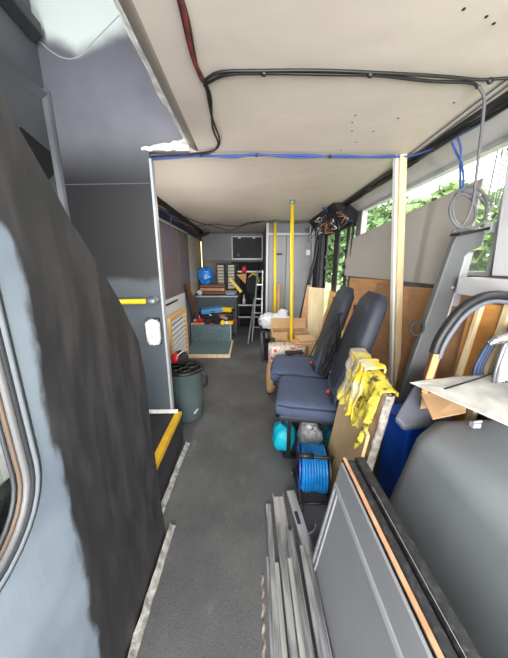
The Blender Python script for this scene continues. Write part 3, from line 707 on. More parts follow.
obj('box', MB().box((-1.04, 5.0, 0.0), (-0.24, 5.85, 0.745)), M['carpetdark'], t, bevel=0.006)
obj('edge_trim', MB().box((-1.04, 4.985, 0.738), (-0.22, 5.01, 0.765)), M['lightgrey'], t)
tag(obj('leaning_plank', MB().prism([(-1.02, 4.10, 1.05), (-1.02, 4.28, 1.05), (-0.94, 4.72, 0.345), (-0.94, 4.56, 0.345)], (0.025, 0, 0)), M['redwood']), 'red brown plank leaning on the left wall behind the tool pile', 'plank')
Z = 0.327
def small(name, mb, m, label, cat, **k): return tag(obj(name, mb, m, **k), label, cat, 'tools piled on the wheel box')
def rot_mb(c, rz, rx=0, ry=0):
    mb = MB(); mb.M = Matrix.Translation(c) @ Euler((R(rx), R(ry), R(rz))).to_matrix().to_4x4(); return mb
small('tool_tray', MB().box((-0.98, 4.72, Z), (-0.32, 4.93, Z + 0.13)), M['dark'], 'low dark tray at the back of the tool pile', 'tray', bevel=0.01)
t = thing('blue_case', 'flat light blue case lying on top of the tool pile', 'case', (-0.72, 4.83, 0.46), 'tools piled on the wheel box')
m_ = mat('light_blue_case', (88, 150, 205), 0.4)
mb = rot_mb((-0.70, 4.83, 0.515), 6, 8, -6); mb.box((-0.21, -0.10, -0.045), (0.19, 0.10, 0.045)); obj('shell', mb, m_, t, bevel=0.012)
mb = rot_mb((-0.70, 4.83, 0.515), 6, 8, -6); mb.box((-0.05, -0.10, -0.01), (0.05, -0.08, 0.01)); obj('handle', mb, M['blackm'], t, bevel=0.004)
t = thing('yellow_power_tool', 'yellow and black power tool at the right of the tool pile', 'power tool', (-0.42, 4.83, 0.46), 'tools piled on the wheel box')
mb = rot_mb((-0.42, 4.83, 0.515), -18); mb.box((-0.17, -0.06, -0.04), (0.10, 0.06, 0.05)); obj('body', mb, M['yellow'], t, bevel=0.02, seg=3)
mb = rot_mb((-0.42, 4.83, 0.515), -18); mb.tube([(0.1, 0, 0.0), (0.16, 0, 0)], 0.022, 12); obj('chuck', mb, M['black'], t)
mb = rot_mb((-0.42, 4.83, 0.515), -18); mb.box((-0.13, -0.09, -0.03), (-0.08, -0.05, 0.03)); obj('grip', mb, M['blackm'], t, bevel=0.01)
def drill(x, y, rz, m1, m2, label):
    t = thing('drill', label, 'drill', (x, y, Z), 'tools piled on the wheel box')
    mb = rot_mb((x, y, Z + 0.035), rz); mb.tube([(-0.08, 0, 0), (0.05, 0, 0)], 0.03, 14); obj('body', mb, m1, t, smooth=True)
    mb = rot_mb((x, y, Z + 0.035), rz); mb.tube([(0.05, 0, 0), (0.09, 0, 0)], [0.024, 0.012], 12); obj('chuck', mb, M['black'], t)
    mb = rot_mb((x, y, Z + 0.03), rz); mb.box((-0.06, -0.12, -0.025), (-0.01, -0.02, 0.025)); obj('grip', mb, m2, t, bevel=0.01)
    mb = rot_mb((x, y, Z + 0.03), rz); mb.box((-0.08, -0.16, -0.03), (0.01, -0.12, 0.03)); obj('battery', mb, m2, t, bevel=0.008)
drill(-0.86, 4.58, 20, M['red'], M['blackm'], 'red cordless drill at the left of the tool pile')
drill(-0.57, 4.60, -30, M['red'], M['red'], 'all red drill in the middle of the tool pile')
drill(-0.38, 4.66, 60, M['blackm'], M['red'], 'black drill with red battery at the right of the tool pile')
small('tape_measure', rot_mb((-0.47, 4.42, Z + 0.03), 10).lathe([(0.038, -0.025), (0.042, -0.02), (0.042, 0.02), (0.038, 0.025)], (0, 0, 0), 18, (0, 1, 0)), M['yellow'], 'round yellow tape measure at the front of the tool pile', 'tape measure')
small('yellow_box', rot_mb((-0.33, 4.42, Z + 0.028), -8).box((-0.04, -0.03, -0.028), (0.04, 0.04, 0.028)), M['yellow'], 'small yellow box at the front right corner of the tool pile', 'box', bevel=0.005)
small('white_roll', MB().lathe([(0.03, 0), (0.03, 0.05), (0.014, 0.05), (0.014, 0.0)], (-0.40, 4.44, Z), 18), M['white'], 'small white tape roll near the yellow tape measure', 'tape roll')
small('white_roll', MB().lathe([(0.034, 0), (0.034, 0.03)], (-0.71, 4.66, Z + 0.10), 18), M['white'], 'white disc in front of the light blue case', 'disc')
small('wood_offcut', rot_mb((-0.93, 4.42, Z + 0.015), 2).box((-0.09, -0.05, -0.015), (0.14, 0.04, 0.015)), M['card'], 'salmon brown offcut at the front left of the tool pile', 'offcut')
small('black_tool_box', rot_mb((-0.70, 4.50, Z + 0.045), 12).box((-0.09, -0.06, -0.045), (0.09, 0.06, 0.045)), M['blackm'], 'small black tool box in the middle of the tool pile', 'tool box', bevel=0.01)
small('work_glove', MB().blob((-0.98, 4.60, Z + 0.035), (0.05, 0.08, 0.035), amp=0.15, seed=6), M['whiteboard'], 'crumpled pale rag at the left of the tool pile', 'rag', smooth=True)
small('black_pouch', MB().blob((-0.47, 4.54, Z + 0.04), (0.07, 0.05, 0.04), amp=0.12, seed=16), M['blackm'], 'black pouch near the yellow tape measure', 'pouch', smooth=True)
small('coiled_lead', MB().tube([(-0.55 + (0.05 + 0.002 * i) * math.cos(i * 0.5), 4.44 + 0.035 * math.sin(i * 0.5), Z + 0.008 + i * 0.0012) for i in range(40)], 0.006, 6), M['blackm'], 'coiled black lead at the front of the tool pile', 'lead', smooth=True)
small('screwdriver', rot_mb((-0.64, 4.41, Z + 0.012), 25).tube([(-0.06, 0, 0), (0.0, 0, 0), (0.002, 0, 0), (0.08, 0, 0)], [0.012, 0.012, 0.004, 0.004], 10), M['red'], 'red handled screwdriver at the front of the tool pile', 'screwdriver')
for k, (x, y, z, sx, sy, sz, rz, c, lab, cat) in enumerate((
    (-0.80, 4.62, 0.10, 0.10, 0.05, 0.03, 30, 'blackm', 'long black tool across the red drill in the tool pile', 'tool'),
    (-0.62, 4.66, 0.11, 0.09, 0.05, 0.035, -20, 'dark', 'dark case leaning in the middle of the tool pile', 'case'),
    (-0.50, 4.64, 0.10, 0.06, 0.04, 0.03, 15, 'red', 'small red case near the centre of the tool pile', 'case'),
    (-0.93, 4.68, 0.06, 0.06, 0.06, 0.05, 0, 'whiteboard', 'pale block at the far left of the tool pile', 'block'),
    (-0.35, 4.56, 0.06, 0.06, 0.05, 0.045, 10, 'blackm', 'black box at the right end of the tool pile', 'box'),
    (-0.88, 4.46, 0.05, 0.06, 0.04, 0.035, -15, 'red', 'red box behind the salmon brown offcut', 'box'),
    (-0.60, 4.50, 0.07, 0.07, 0.03, 0.04, 40, 'blackm', 'black clamp beside the small black tool box', 'clamp'),
    (-0.45, 4.50, 0.10, 0.07, 0.025, 0.02, -35, 'alu', 'short silver spanner on the black pouch', 'spanner'))):
    small(('black_tool', 'dark_case', 'red_case', 'pale_block', 'black_box', 'red_box', 'clamp', 'spanner')[k], rot_mb((x, y, Z + z), rz, 6, 8).box((-sx, -sy, -sz), (sx, sy, sz)), M[c], lab, cat, bevel=0.008)
# clutter on the raised box
ZB = 0.766
tag(obj('wood_block', MB().box((-0.52, 5.30, 0.766), (-0.26, 5.42, 0.83)), M['brownwood'], bevel=0.004), 'short brown block lying under the yellow spirit level', 'block')

def small2(name, mb, m, label, cat, **k): return tag(obj(name, mb, m, **k), label, cat, 'clutter on the raised box')
small2('blue_bag', MB().blob((-0.88, 5.30, 1.14), (0.145, 0.10, 0.16), amp=0.16, fr=6, seed=4, nu=36, nv=22, sq=0.8), M['bluebag'], 'shiny bright blue plastic bag on stacked planks at the back left', 'bag', smooth=True)
for k, (w, c) in enumerate((('lowest', 'redwood'), ('middle', 'brownwood'), ('topmost', 'redwood'))):
    small2('stacked_plank', rot_mb((-0.74, 5.32, ZB + 0.03 + k * 0.07), (3, -4, 2)[k]).box((-0.25, -0.11, -0.028), (0.25, 0.11, 0.03)), M[c], w + ' red brown plank in the stack under the blue bag', 'plank')
small2('blue_tray', MB().box((-0.46, 5.12, ZB), (-0.28, 5.28, ZB + 0.05)), m_, 'small blue tray at the front right of the slate box', 'tray', bevel=0.006)
small2('pale_rag', MB().blob((-0.97, 5.06, ZB + 0.05), (0.055, 0.05, 0.055), amp=0.2, seed=12), M['whiteboard'], 'crumpled white rag at the left of the slate box', 'rag', smooth=True)
small2('spirit_level', rot_mb((-0.28, 5.38, ZB + 0.17), 0, 0, 50).box((-0.18, -0.015, -0.03), (0.18, 0.015, 0.03)), M['yellow'], 'yellow spirit level propped at the right end of the slate box', 'spirit level')
for k, x in enumerate((-0.66, -0.44)):
    t = thing('slatted_panel', ('left' if k == 0 else 'right') + ' one of two cream slatted panels under the overhead cupboard', 'panel', (x, 5.5, ZB), 'clutter on the raised box')
    obj('frame', MB().box((x - 0.02, 5.50, ZB), (x + 0.17, 5.53, 1.38)), M['dark'], t)
    for j in range(8): obj('slat', MB().box((x, 5.485, ZB + 0.10 + j * 0.062), (x + 0.13, 5.50, ZB + 0.145 + j * 0.062)), M['creamwall'], t)
t = thing('window_slit', 'narrow glowing vertical light slit at the rear left corner', 'window', (-1.03, 5.72, 1.1))
m_em = mat('daylight_slit', (255, 235, 190)); nt, b = nodes(m_em); b.inputs['Emission Color'].default_value = col(255, 225, 165); b.inputs['Emission Strength'].default_value = 2.2
obj('glow', MB().box((-1.045, 5.72, 1.10), (-1.03, 5.84, 1.84)), m_em, t)
obj('frame', MB().box((-1.048, 5.70, 1.08), (-1.025, 5.72, 1.86)).box((-1.048, 5.84, 1.08), (-1.025, 5.86, 1.86)), M['dark'], t)

# waste bin
t = thing('waste_bin', 'dark green grey round bin beside the stair partition', 'bin', (-0.565, 2.10, 0))
bx, by = -0.565, 2.10
_before = set(bpy.data.objects)
prof = [(0.128, 0.0), (0.138, 0.012), (0.150, 0.25), (0.155, 0.50), (0.160, 0.505), (0.160, 0.525), (0.148, 0.53), (0.146, 0.50), (0.14, 0.44)]
obj('body', MB().lathe(prof, (bx, by, 0), 40), M['bin'], t, smooth=True)
ld = obj('lid', MB().lathe([(0.158, 0.515), (0.165, 0.522), (0.165, 0.54), (0.158, 0.55), (0.140, 0.548), (0.132, 0.53), (0.06, 0.525), (0.0, 0.525)], (bx, by, 0), 40), M['black'], t, smooth=True)
for x, y, r in ((bx - 0.07, by - 0.03, 0.05), (bx + 0.01, by - 0.06, 0.045), (bx + 0.05, by + 0.04, 0.055)):
    obj('cup_ring', MB().tube([(x + r * math.cos(a), y + r * math.sin(a), 0.545) for a in [2 * PI * i / 24 for i in range(24)]], 0.009, 8, closed=True), M['black'], ld, smooth=True)
obj('handle', MB().tube(spline([(bx + 0.150, by - 0.03, 0.50), (bx + 0.185, by - 0.03, 0.47), (bx + 0.188, by - 0.03, 0.38), (bx + 0.160, by - 0.03, 0.34)], 6), 0.012, 8), M['black'], t, smooth=True)
obj('side_bracket', MB().box((bx - 0.172, by - 0.06, 0.30), (bx - 0.145, by + 0.0, 0.50)), M['black'], t, bevel=0.006)
obj('white_mark', MB().bar((bx + 0.085, by - 0.122, 0.10), (bx + 0.115, by - 0.10, 0.14), 0.012, 0.004), M['white'], t)
for q in set(bpy.data.objects) - _before:
    if q.type == 'MESH':
        for w_ in q.data.vertices: w_.co.z *= 0.865
t = thing('rubber_ball', 'red and black ball with white stripe resting on the bin lid', 'ball', (-0.625, 2.19, 0.47))
obj('ball', MB().blob((-0.625, 2.19, 0.525), (0.072, 0.072, 0.066), nu=28, nv=20), M['blackm'], t, smooth=True)
obj('red_patch', MB().blob((-0.649, 2.166, 0.533), (0.052, 0.052, 0.050), nu=24, nv=16), M['red'], t, smooth=True)
obj('stripe', MB().tube([V((-0.625, 2.19, 0.525)) + Euler((0, R(-55), R(-20))).to_matrix() @ V((0.071 * math.cos(a), 0.071 * math.sin(a), 0.01)) for a in [2 * PI * i / 30 for i in range(30)]], 0.004, 6, closed=True), M['white'], t, smooth=True)

# ================================================================== SEATS
def se(cx, cy, cz, a, b, ax, bx_, n=28, p=0.45):
    out = []
    for k in range(n):
        t_ = 2 * PI * k / n; c_, s_ = math.cos(t_), math.sin(t_)
        out.append(V((cx, cy, cz)) + V(ax) * (a * math.copysign(abs(c_) ** p, c_)) + V(bx_) * (b * math.copysign(abs(s_) ** p, s_)))
    return out
def make_seat(label):
    t = thing('coach_seat', label, 'seat', (0, 0, 0), 'navy coach seats')
    # cushion lofted from front (-x) to back
    rings = []
    for x, zc, hz, w in ((-0.262, 0.405, 0.02, 0.17), (-0.258, 0.405, 0.045, 0.20), (-0.24, 0.405, 0.058, 0.215), (-0.18, 0.408, 0.064, 0.222), (0.0, 0.402, 0.062, 0.225), (0.15, 0.395, 0.062, 0.225), (0.21, 0.392, 0.058, 0.22), (0.235, 0.392, 0.03, 0.20)):
        rings.append(se(x, 0, zc, w, hz, (0, 1, 0), (0, 0, 1)))
    cu = obj('cushion', MB().loft(rings), M['seat'], t, smooth=True)
    obj('piping', MB().tube([(x, y, 0.435) for x, y in [(0.22, -0.226), (0.0, -0.229), (-0.17, -0.226), (-0.235, -0.21), (-0.263, -0.15), (-0.266, 0.0), (-0.263, 0.15), (-0.235, 0.21), (0.0, 0.229), (0.22, 0.226)]], 0.005, 6), M['seatside'], cu, smooth=True)
    obj('cushion_base', MB().box((-0.235, -0.205, 0.315), (0.26, 0.205, 0.36)), M['seatside'], t, bevel=0.015)
    rings = []; N = 13
    for i in range(N):
        u = i / (N - 1); z = 0.42 + 0.74 * u; x = 0.172 + 0.185 * u - 0.015 * math.sin(u * PI)
        w = 0.215 - 0.02 * u - (0.035 * max(0, (u - 0.72) / 0.28)) ; th = 0.066 - 0.012 * u
        if i == 0: w *= 0.9; th *= 0.6
        if i == N - 2: w *= 0.96
        if i == N - 1: w *= 0.80; th *= 0.5
        rings.append(se(x, 0, z, w, th, (0, 1, 0), (0.97, 0, -0.24), p=0.5))
    br = obj('backrest', MB().loft(rings), M['seatside'], t, smooth=True)
    # cloth face of the backrest, slightly proud with a hollow
    def face(u, v):
        s_ = (u - 0.5) * 2; uu = 0.05 + 0.87 * v
        w = 0.190 - 0.02 * uu - 0.05 * max(0, (uu - 0.72) / 0.28)
        x = 0.172 + 0.185 * uu - 0.015 * math.sin(uu * PI) - (0.06 - 0.012 * uu) - 0.008
        x += 0.012 * (1 - abs(s_) ** 3) * math.sin(uu * PI) + 0.016 * abs(s_) ** 8 + 0.006 * math.exp(-((uu - 0.55) / 0.02) ** 2)
        return V((x, s_ * w, 0.42 + 0.74 * uu))
    obj('cloth_face', MB().grid(face, 16, 40), M['seat'], br, smooth=True, solid=0.006)
    # stitched lines
    for uu in (0.38, 0.62):
        obj('stitch_line', MB().tube([face(i / 14, (uu + 0.04 * math.sin(i / 14 * PI) - 0.05) / 0.87) + V((-0.004, 0, 0)) for i in range(1, 14)], 0.0028, 5), M['seatside'], br, smooth=True)
    # base
    obj('cross_bar', MB().tube([(-0.2, -0.20, 0.30), (-0.2, 0.20, 0.30)], 0.014, 10), M['black'], t, smooth=True)
    obj('cross_bar', MB().tube([(0.18, -0.20, 0.30), (0.18, 0.20, 0.30)], 0.014, 10), M['black'], t, smooth=True)
    for y in (-0.16, 0.16):
        obj('leg', MB().bar((-0.16, y, 0.0), (-0.16, y, 0.31), 0.028, 0.028), M['black'], t)
        obj('leg', MB().bar((0.18, y, 0.0), (0.18, y, 0.31), 0.028, 0.028), M['black'], t)
        obj('foot_rail', MB().bar((-0.20, y, 0.012), (0.24, y, 0.012), 0.035, 0.02), M['black'], t)
    # belt
    b_ = obj('seat_belt', MB().grid(lambda u, v: V((0.10 + 0.215 * u - 0.012, 0.19 - 0.04 * (v - 0.5) - 0.015 * math.sin(u * 5), 0.46 + 0.55 * u)), 14, 2), M['belt'], t, solid=0.004)
    obj('belt_anchor', MB().box((0.27, 0.170, 0.98), (0.32, 0.215, 1.05)), M['black'], t, bevel=0.006)
    bk = obj('buckle', MB().bar((0.13, -0.16, 0.44), (0.085, -0.15, 0.53), 0.034, 0.022), M['black'], t, bevel=0.004)
    obj('release_button', MB().bar((0.086, -0.15, 0.529), (0.081, -0.149, 0.538), 0.026, 0.018), M['red'], bk)
    return t
seat = make_seat('nearer navy coach seat, its cushion above the blue cable reel')
for ch in list(seat.children) + [g for c_ in seat.children for g in c_.children]:
    for q in ch.data.vertices: q.co.y *= 1.08
seat.location = (0.465, 1.69, 0); seat.rotation_euler = (0, 0, R(-11))
seat2 = copy_tree(seat); seat2.location = (0.475, 2.20, 0)
seat2['label'] = 'farther navy coach seat next to the floral bag'
# loose belts between the seats
t = thing('loose_seat_belt', 'crumpled black seat belt hanging between the two navy seats', 'seat belt', (0.70, 1.86, 0.5))
rr = random.Random(5)
for k in range(5):
    x0 = 0.60 + 0.012 * k; pts = [(x0 + 0.06, 1.86 + 0.01 * k, 0.98), (x0 + 0.02, 1.85, 0.86 + 0.02 * k), (x0 - 0.02 + 0.01 * k, 1.84 - 0.01 * k, 0.74), (x0 - 0.03, 1.83, 0.64), (x0 - 0.05 - 0.01 * k, 1.82, 0.54 - 0.01 * k)]
    P = spline(pts, 6)
    obj('strap', MB().grid(lambda u, v, P=P, k=k: P[min(int(u * (len(P)-1) + 0.5), len(P)-1)] + V((0.02 * (v - 0.5), 0.035 * (v - 0.5) * math.cos(u * 6 + k), 0.012 * (v - 0.5))), 22, 2), M['belt'], t, solid=0.003)
obj('metal_tongue', MB().bar((0.615, 1.80, 0.535), (0.64, 1.81, 0.56), 0.03, 0.006), M['brushedsteel'], t)

# ================================================================== BOXES BEHIND SEATS
t = thing('floral_bag', 'pink and cream floral shopping bag beside the farther navy seat', 'bag', (0.42, 2.78, 0))
def bagring(z, e=0):
    out = []
    for k in range(40):
        a = 2 * PI * k / 40; c_, s_ = math.cos(a), math.sin(a)
        q = 1 + 0.04 * noise.noise(V((c_ * 2, s_ * 2, z * 6)))
        out.append(V((0.42 + 0.20 * q * math.copysign(abs(c_) ** 0.4, c_) - e, 2.74 + 0.13 * q * math.copysign(abs(s_) ** 0.4, s_), z)))
    return out
obj('bag', MB().loft([bagring(z) for z in (0.0, 0.1, 0.2, 0.3, 0.40, 0.46)]), M['floral'], t, smooth=True)
tag(obj('paper_sack', MB().blob((0.235, 2.54, 0.165), (0.055, 0.085, 0.165), amp=0.1, seed=21, sq=0.6), M['card'], smooth=True), 'crumpled brown paper sack left of the floral bag', 'sack')
t = thing('cardboard_box', 'open brown cardboard box behind the floral bag', 'cardboard box', (0.5, 3.05, 0))
b = MB().box((0.28, 3.02, 0), (0.47, 3.035, 0.54)).box((0.56, 3.02, 0), (0.74, 3.035, 0.54)).box((0.28, 3.25, 0), (0.74, 3.265, 0.54)).box((0.28, 3.035, 0), (0.295, 3.25, 0.54)).box((0.725, 3.035, 0), (0.74, 3.25, 0.54)).box((0.47, 3.02, 0), (0.56, 3.035, 0.45))
obj('box', b, M['card'], t)
obj('flap', MB().prism([(0.28, 3.265, 0.54), (0.74, 3.265, 0.54), (0.74, 3.30, 0.66), (0.30, 3.30, 0.66)], (0, 0.004, 0)), M['card'], t)
for k, (x, z, rz) in enumerate(((0.66, 0.475, 8), (0.68, 0.50, -6), (0.70, 0.525, 12))):
    tag(obj('flat_card', rot_mb((x - 0.13, 2.80, z), rz, 4).box((-0.02, -0.10, -0.008), (0.17, 0.08, 0.008)), M['cardlight']), ('lowest', 'middle', 'topmost')[k] + ' pale card sheet stacked on the floral bag', 'card', 'card sheets on the floral bag')
tag(obj('black_phone_case', rot_mb((0.45, 2.42, 0.485), 8, 12).box((-0.09, -0.03, -0.012), (0.09, 0.03, 0.012)), M['blackm'], bevel=0.008), 'flat black pouch lying at the edge of the farther seat cushion', 'pouch')
tag(obj('dark_cup', MB().lathe([(0.028, 0), (0.036, 0.09)], (0.275, 2.93, 0.40), 18), M['black'], smooth=True), 'dark cup at the left of the cardboard box', 'cup')
tag(obj('cup_crate', MB().box((0.235, 2.89, 0), (0.277, 3.0, 0.399)).box((0.235, 2.89, 0.39), (0.31, 2.98, 0.399)), M['card']), 'narrow cardboard piece beneath the dark cup', 'cardboard')

# ================================================================== UNDER THE NEAR SEAT
tag(obj('cyan_bag', MB().blob((0.255, 1.66, 0.10), (0.085, 0.10, 0.10), (0, 0, -20), amp=0.08, seed=1, nu=30, nv=20, sq=0.8), M['cyan'], smooth=True), 'bright cyan bag poking out under the nearer seat', 'bag')
tag(obj('clear_bag', MB().blob((0.42, 1.56, 0.13), (0.075, 0.09, 0.13), amp=0.18, fr=7, seed=14, nu=34, nv=22, sq=0.8), M['clear'], smooth=True), 'crumpled clear polythene bag under the nearer seat', 'bag')
tag(obj('teal_cloth', MB().blob((0.58, 1.56, 0.11), (0.08, 0.09, 0.11), amp=0.15, seed=15, nu=30, nv=18), M['teal'], smooth=True), 'teal cloth bundle behind the blue cable reel', 'cloth')
t = thing('cable_reel', 'black framed reel wound with blue cable on small castors', 'cable reel', (0.40, 1.26, 0))
RC = V((0.366, 1.255, 0.185)); ax = V((1, -0.12, 0)).normalized()
obj('drum', MB().lathe([(0.05, -0.075), (0.05, 0.075)], RC, 24, ax), M['reeldrum'], t)
for s_ in (-1, 1): obj('flange', MB().lathe([(0.128, s_ * 0.080 - 0.003), (0.128, s_ * 0.082 + 0.004)], RC, 40, ax), M['reeldrum'] if s_ < 0 else M['black'], t)
cm = MB(); Rm = V((0, 0, 1)).rotation_difference(ax).to_matrix()
pts = []
for layer in range(3):
    for i in range(9 * 20 + 1):
        a = 2 * PI * i / 20; zz = -0.068 + 0.136 * (i / 180) if layer % 2 == 0 else 0.068 - 0.136 * (i / 180)
        rad = 0.096 + layer * 0.013 + 0.003 * math.sin(i * 0.37)
        pts.append(RC + Rm @ V((rad * math.cos(a), rad * math.sin(a), zz)))
obj('blue_cable', MB().tube(pts, 0.0082, 7), M['reelblue'], t, smooth=True)
fm = MB()
fm.tube(spline([(0.265, 1.17, 0.335), (0.325, 1.16, 0.335), (0.41, 1.15, 0.335), (0.448, 1.17, 0.32), (0.462, 1.22, 0.27), (0.462, 1.25, 0.19)], 6), 0.010, 10)
fm.tube([(0.265, 1.17, 0.335), (0.270, 1.25, 0.185)], 0.009, 8).tube([(0.270, 1.25, 0.185), (0.285, 1.14, 0.045)], 0.009, 8).tube([(0.462, 1.25, 0.19), (0.448, 1.14, 0.045)], 0.009, 8)
fm.tube([(0.285, 1.14, 0.045), (0.448, 1.14, 0.045)], 0.009, 8).tube([(0.285, 1.37, 0.045), (0.448, 1.37, 0.045)], 0.009, 8).tube([(0.285, 1.14, 0.045), (0.285, 1.37, 0.045)], 0.009, 8).tube([(0.448, 1.14, 0.045), (0.448, 1.37, 0.045)], 0.009, 8)
obj('frame', fm, M['black'], t, smooth=True)
obj('grip', MB().tube([(0.255, 1.17, 0.337), (0.345, 1.16, 0.337)], 0.016, 12), M['black'], t, smooth=True)
for x, y in ((0.285, 1.135), (0.448, 1.135), (0.285, 1.375), (0.448, 1.375)):
    w = obj('castor', MB().lathe([(0.018, -0.010), (0.024, -0.008), (0.024, 0.008), (0.018, 0.010)], (x, y, 0.025), 20, (1, 0, 0)), M['blackm'], t, smooth=True)
    obj('hub', MB().lathe([(0.009, -0.012), (0.009, 0.012)], (x, y, 0.025), 12, (1, 0, 0)), M['lightgrey'], w)

# ================================================================== BOARD STACK WITH CLOTHS
def lean(y, u): # point on the leaning face, u = height fraction of .82
    return V((0.47 + 0.145 * u, y, 0.84 * u))
t = thing('hardboard_panel', 'tan hardboard panel leaning below the yellow cloths', 'board', (0.46, 1.2, 0))
obj('sheet', MB().prism([(0.457, 1.00, 0.0), (0.457, 1.36, 0.0), (0.552, 1.36, 0.70), (0.533, 1.00, 0.58)], (0.016, 0, 0)), M['mdf'], t, bevel=0.002)
t = thing('padded_board', 'dirty padded board with ragged whitish edge holding the yellow cloths', 'board', (0.5, 1.2, 0))
obj('board', MB().prism([(0.475, 0.985, 0.0), (0.475, 1.375, 0.0), (0.610, 1.375, 0.85), (0.600, 1.01, 0.77)], (0.030, 0, 0)), M['foamface'], t)
def edgef(u, v):
    z = 0.775 * u; n1 = noise.noise(V((u * 12, v * 3, 0)))
    return V((0.468 + 0.132 * u + 0.040 * v + 0.006 * n1, 0.982 + 0.025 * u - 0.008 * math.sin(v * PI) + 0.008 * n1, z))
obj('ragged_edge', MB().grid(edgef, 60, 6), M['foam'], t, smooth=True, solid=0.006)
obj('silver_edge', MB().bar((0.622, 0.995, 0.765), (0.632, 1.365, 0.845), 0.016, 0.012), M['foam'], t)
def drape(name, y0, y1, front, back, m, label, seed, skew=0.0, off=0.0):
    def f(u, v):
        y = y0 + (y1 - y0) * u
        ztop = 0.860 - (1.375 - y) * 0.21 + 0.004 * off
        L = back + front; s_ = v * L - back     # <0 behind, >0 in front
        fold = 0.009 * math.sin(u * 10 + seed + v * 3) + 0.030 * noise.noise(V((u * 3.5, v * 2.5, seed))) + 0.012 * noise.noise(V((u * 9, v * 7, seed)))
        raise_ = 0.008 + 0.004 * off
        yy = y + skew * max(0, s_) + 0.02 * noise.noise(V((v * 3, seed, u * 2)))
        fr = front * (1 + 0.30 * noise.noise(V((u * 2.5, seed, 3))))
        if s_ > 0:
            k = s_ / front * fr; x = 0.612 - 0.010 - raise_ - k * 0.20 - 0.022 + fold * min(1, k * 12) + 0.012
            return V((x, yy, ztop + raise_ - k * 0.98))
        k = -s_; x = 0.643 + raise_ + 0.006 + fold * 0.4
        return V((x, yy, ztop + raise_ - k))
    tag(obj(name, MB().grid(f, 36, 44), m, solid=0.004, smooth=True, subsurf=1), label, 'cloth', 'yellow cloths on the board')
drape('cleaning_cloth', 1.21, 1.385, 0.27, 0.03, M['duster1'], 'leftmost yellow and grey cloth draped over the padded board', 1.0, -0.10, 1)
drape('cleaning_cloth', 1.15, 1.24, 0.29, 0.03, M['duster2'], 'bright yellow cloth in the middle of the padded board', 4.0, -0.02, 3)
drape('cleaning_cloth', 1.015, 1.19, 0.27, 0.03, M['duster3'], 'rightmost stained yellow cloth with dark marks on the padded board', 8.0, -0.02, 0)

# ================================================================== BLUE BIN, PAD, HOUSING
t = thing('storage_tub', 'blue plastic storage tub between board stack and grey moulded cover', 'tub', (0.86, 1.15, 0))
obj('tub', MB().prism([(0.76, 1.06, 0), (1.0, 1.06, 0), (1.0, 1.26, 0), (0.76, 1.26, 0)], (0, 0, 0.56)), M['blue'], t, bevel=0.02, seg=3)
obj('rim', MB().box((0.745, 1.045, 0.555), (1.015, 1.275, 0.58)), M['blue'], t, bevel=0.006)
t = thing('seat_pad', 'slate grey pad with cut corners tilted over the blue tub', 'pad', (0.78, 1.05, 0.72))
padp = [(0.664, 1.03, 0.655), (0.690, 0.995, 0.600), (0.90, 1.0, 0.62), (1.0, 1.10, 0.71), (0.98, 1.16, 0.725), (0.81, 1.145, 0.725), (0.700, 1.06, 0.70)]
def padz(x, y): return 0.605 + (y - 0.995) * 0.85
obj('pad', MB().prism([(x, y, padz(x, y)) for x, y, z in padp], (0.0, -0.012, 0.03)), M['pad'], t, bevel=0.01, seg=3)
t = thing('carton', 'open brown carton under the white card sheet', 'cardboard box', (0.88, 1.1, 0.782))
obj('carton_side', MB().prism([(0.775, 1.02, 0.70), (0.775, 1.02, 0.80), (1.02, 1.05, 0.80), (1.02, 1.05, 0.72)], (0, 0.004, 0)), M['cardlight'], t)
obj('carton_flap', MB().prism([(0.765, 1.02, 0.772), (0.745, 0.905, 0.722), (0.90, 0.93, 0.735), (0.98, 1.03, 0.80)], (0, 0, 0.004)), M['card'], t)
t = thing('tall_housing', 'tall grey angled housing leaning before the window with dark top rim', 'housing', (0.9, 1.36, 0))
def hp(x, z, y=None): return (x, 1.33 if y is None else y, z)
bodyp = [hp(0.80, 0.0), hp(0.80, 0.0)]
poly = [hp(0.80, 0.0), hp(0.862, 0.52), hp(1.025, 1.42), hp(1.04, 1.475), hp(1.185, 1.505), hp(1.18, 1.425), hp(1.125, 1.40), hp(1.10, 1.375), hp(1.020, 0.62), hp(0.95, 0.0)]
obj('panel', MB().prism(poly, (0, 0.035, 0)), M['housing'], t, bevel=0.006)
obj('top_rim', MB().bar((1.025, 1.325, 1.482), (1.195, 1.325, 1.512), 0.07, 0.014), M['black'], t, bevel=0.004)
obj('rim_clip', MB().box((1.165, 1.285, 1.49), (1.192, 1.325, 1.535)), M['whiteboard'], t, bevel=0.004)
obj('side_channel', MB().prism([(1.11, 1.345, 1.39), (1.155, 1.345, 1.40), (1.13, 1.345, 1.12), (1.08, 1.345, 1.12)], (0, 0.02, 0)), M['lightgrey'], t)
obj('edge_bead', MB().tube([(1.10, 1.327, 1.37), (1.020, 1.327, 0.62)], 0.004, 6), M['lightgrey'], t)
obj('round_port', MB().tube([(0.915 + 0.036 * math.cos(a), 1.335, 1.00 + 0.04 * math.sin(a)) for a in [2 * PI * i / 28 for i in range(28)]], 0.007, 8, closed=True), M['dark'], t, smooth=True)
obj('screw', MB().lathe([(0.008, 0), (0.006, 0.004)], (1.065, 1.328, 1.22), 12, (0, -1, 0)), M['lightgrey'], t)
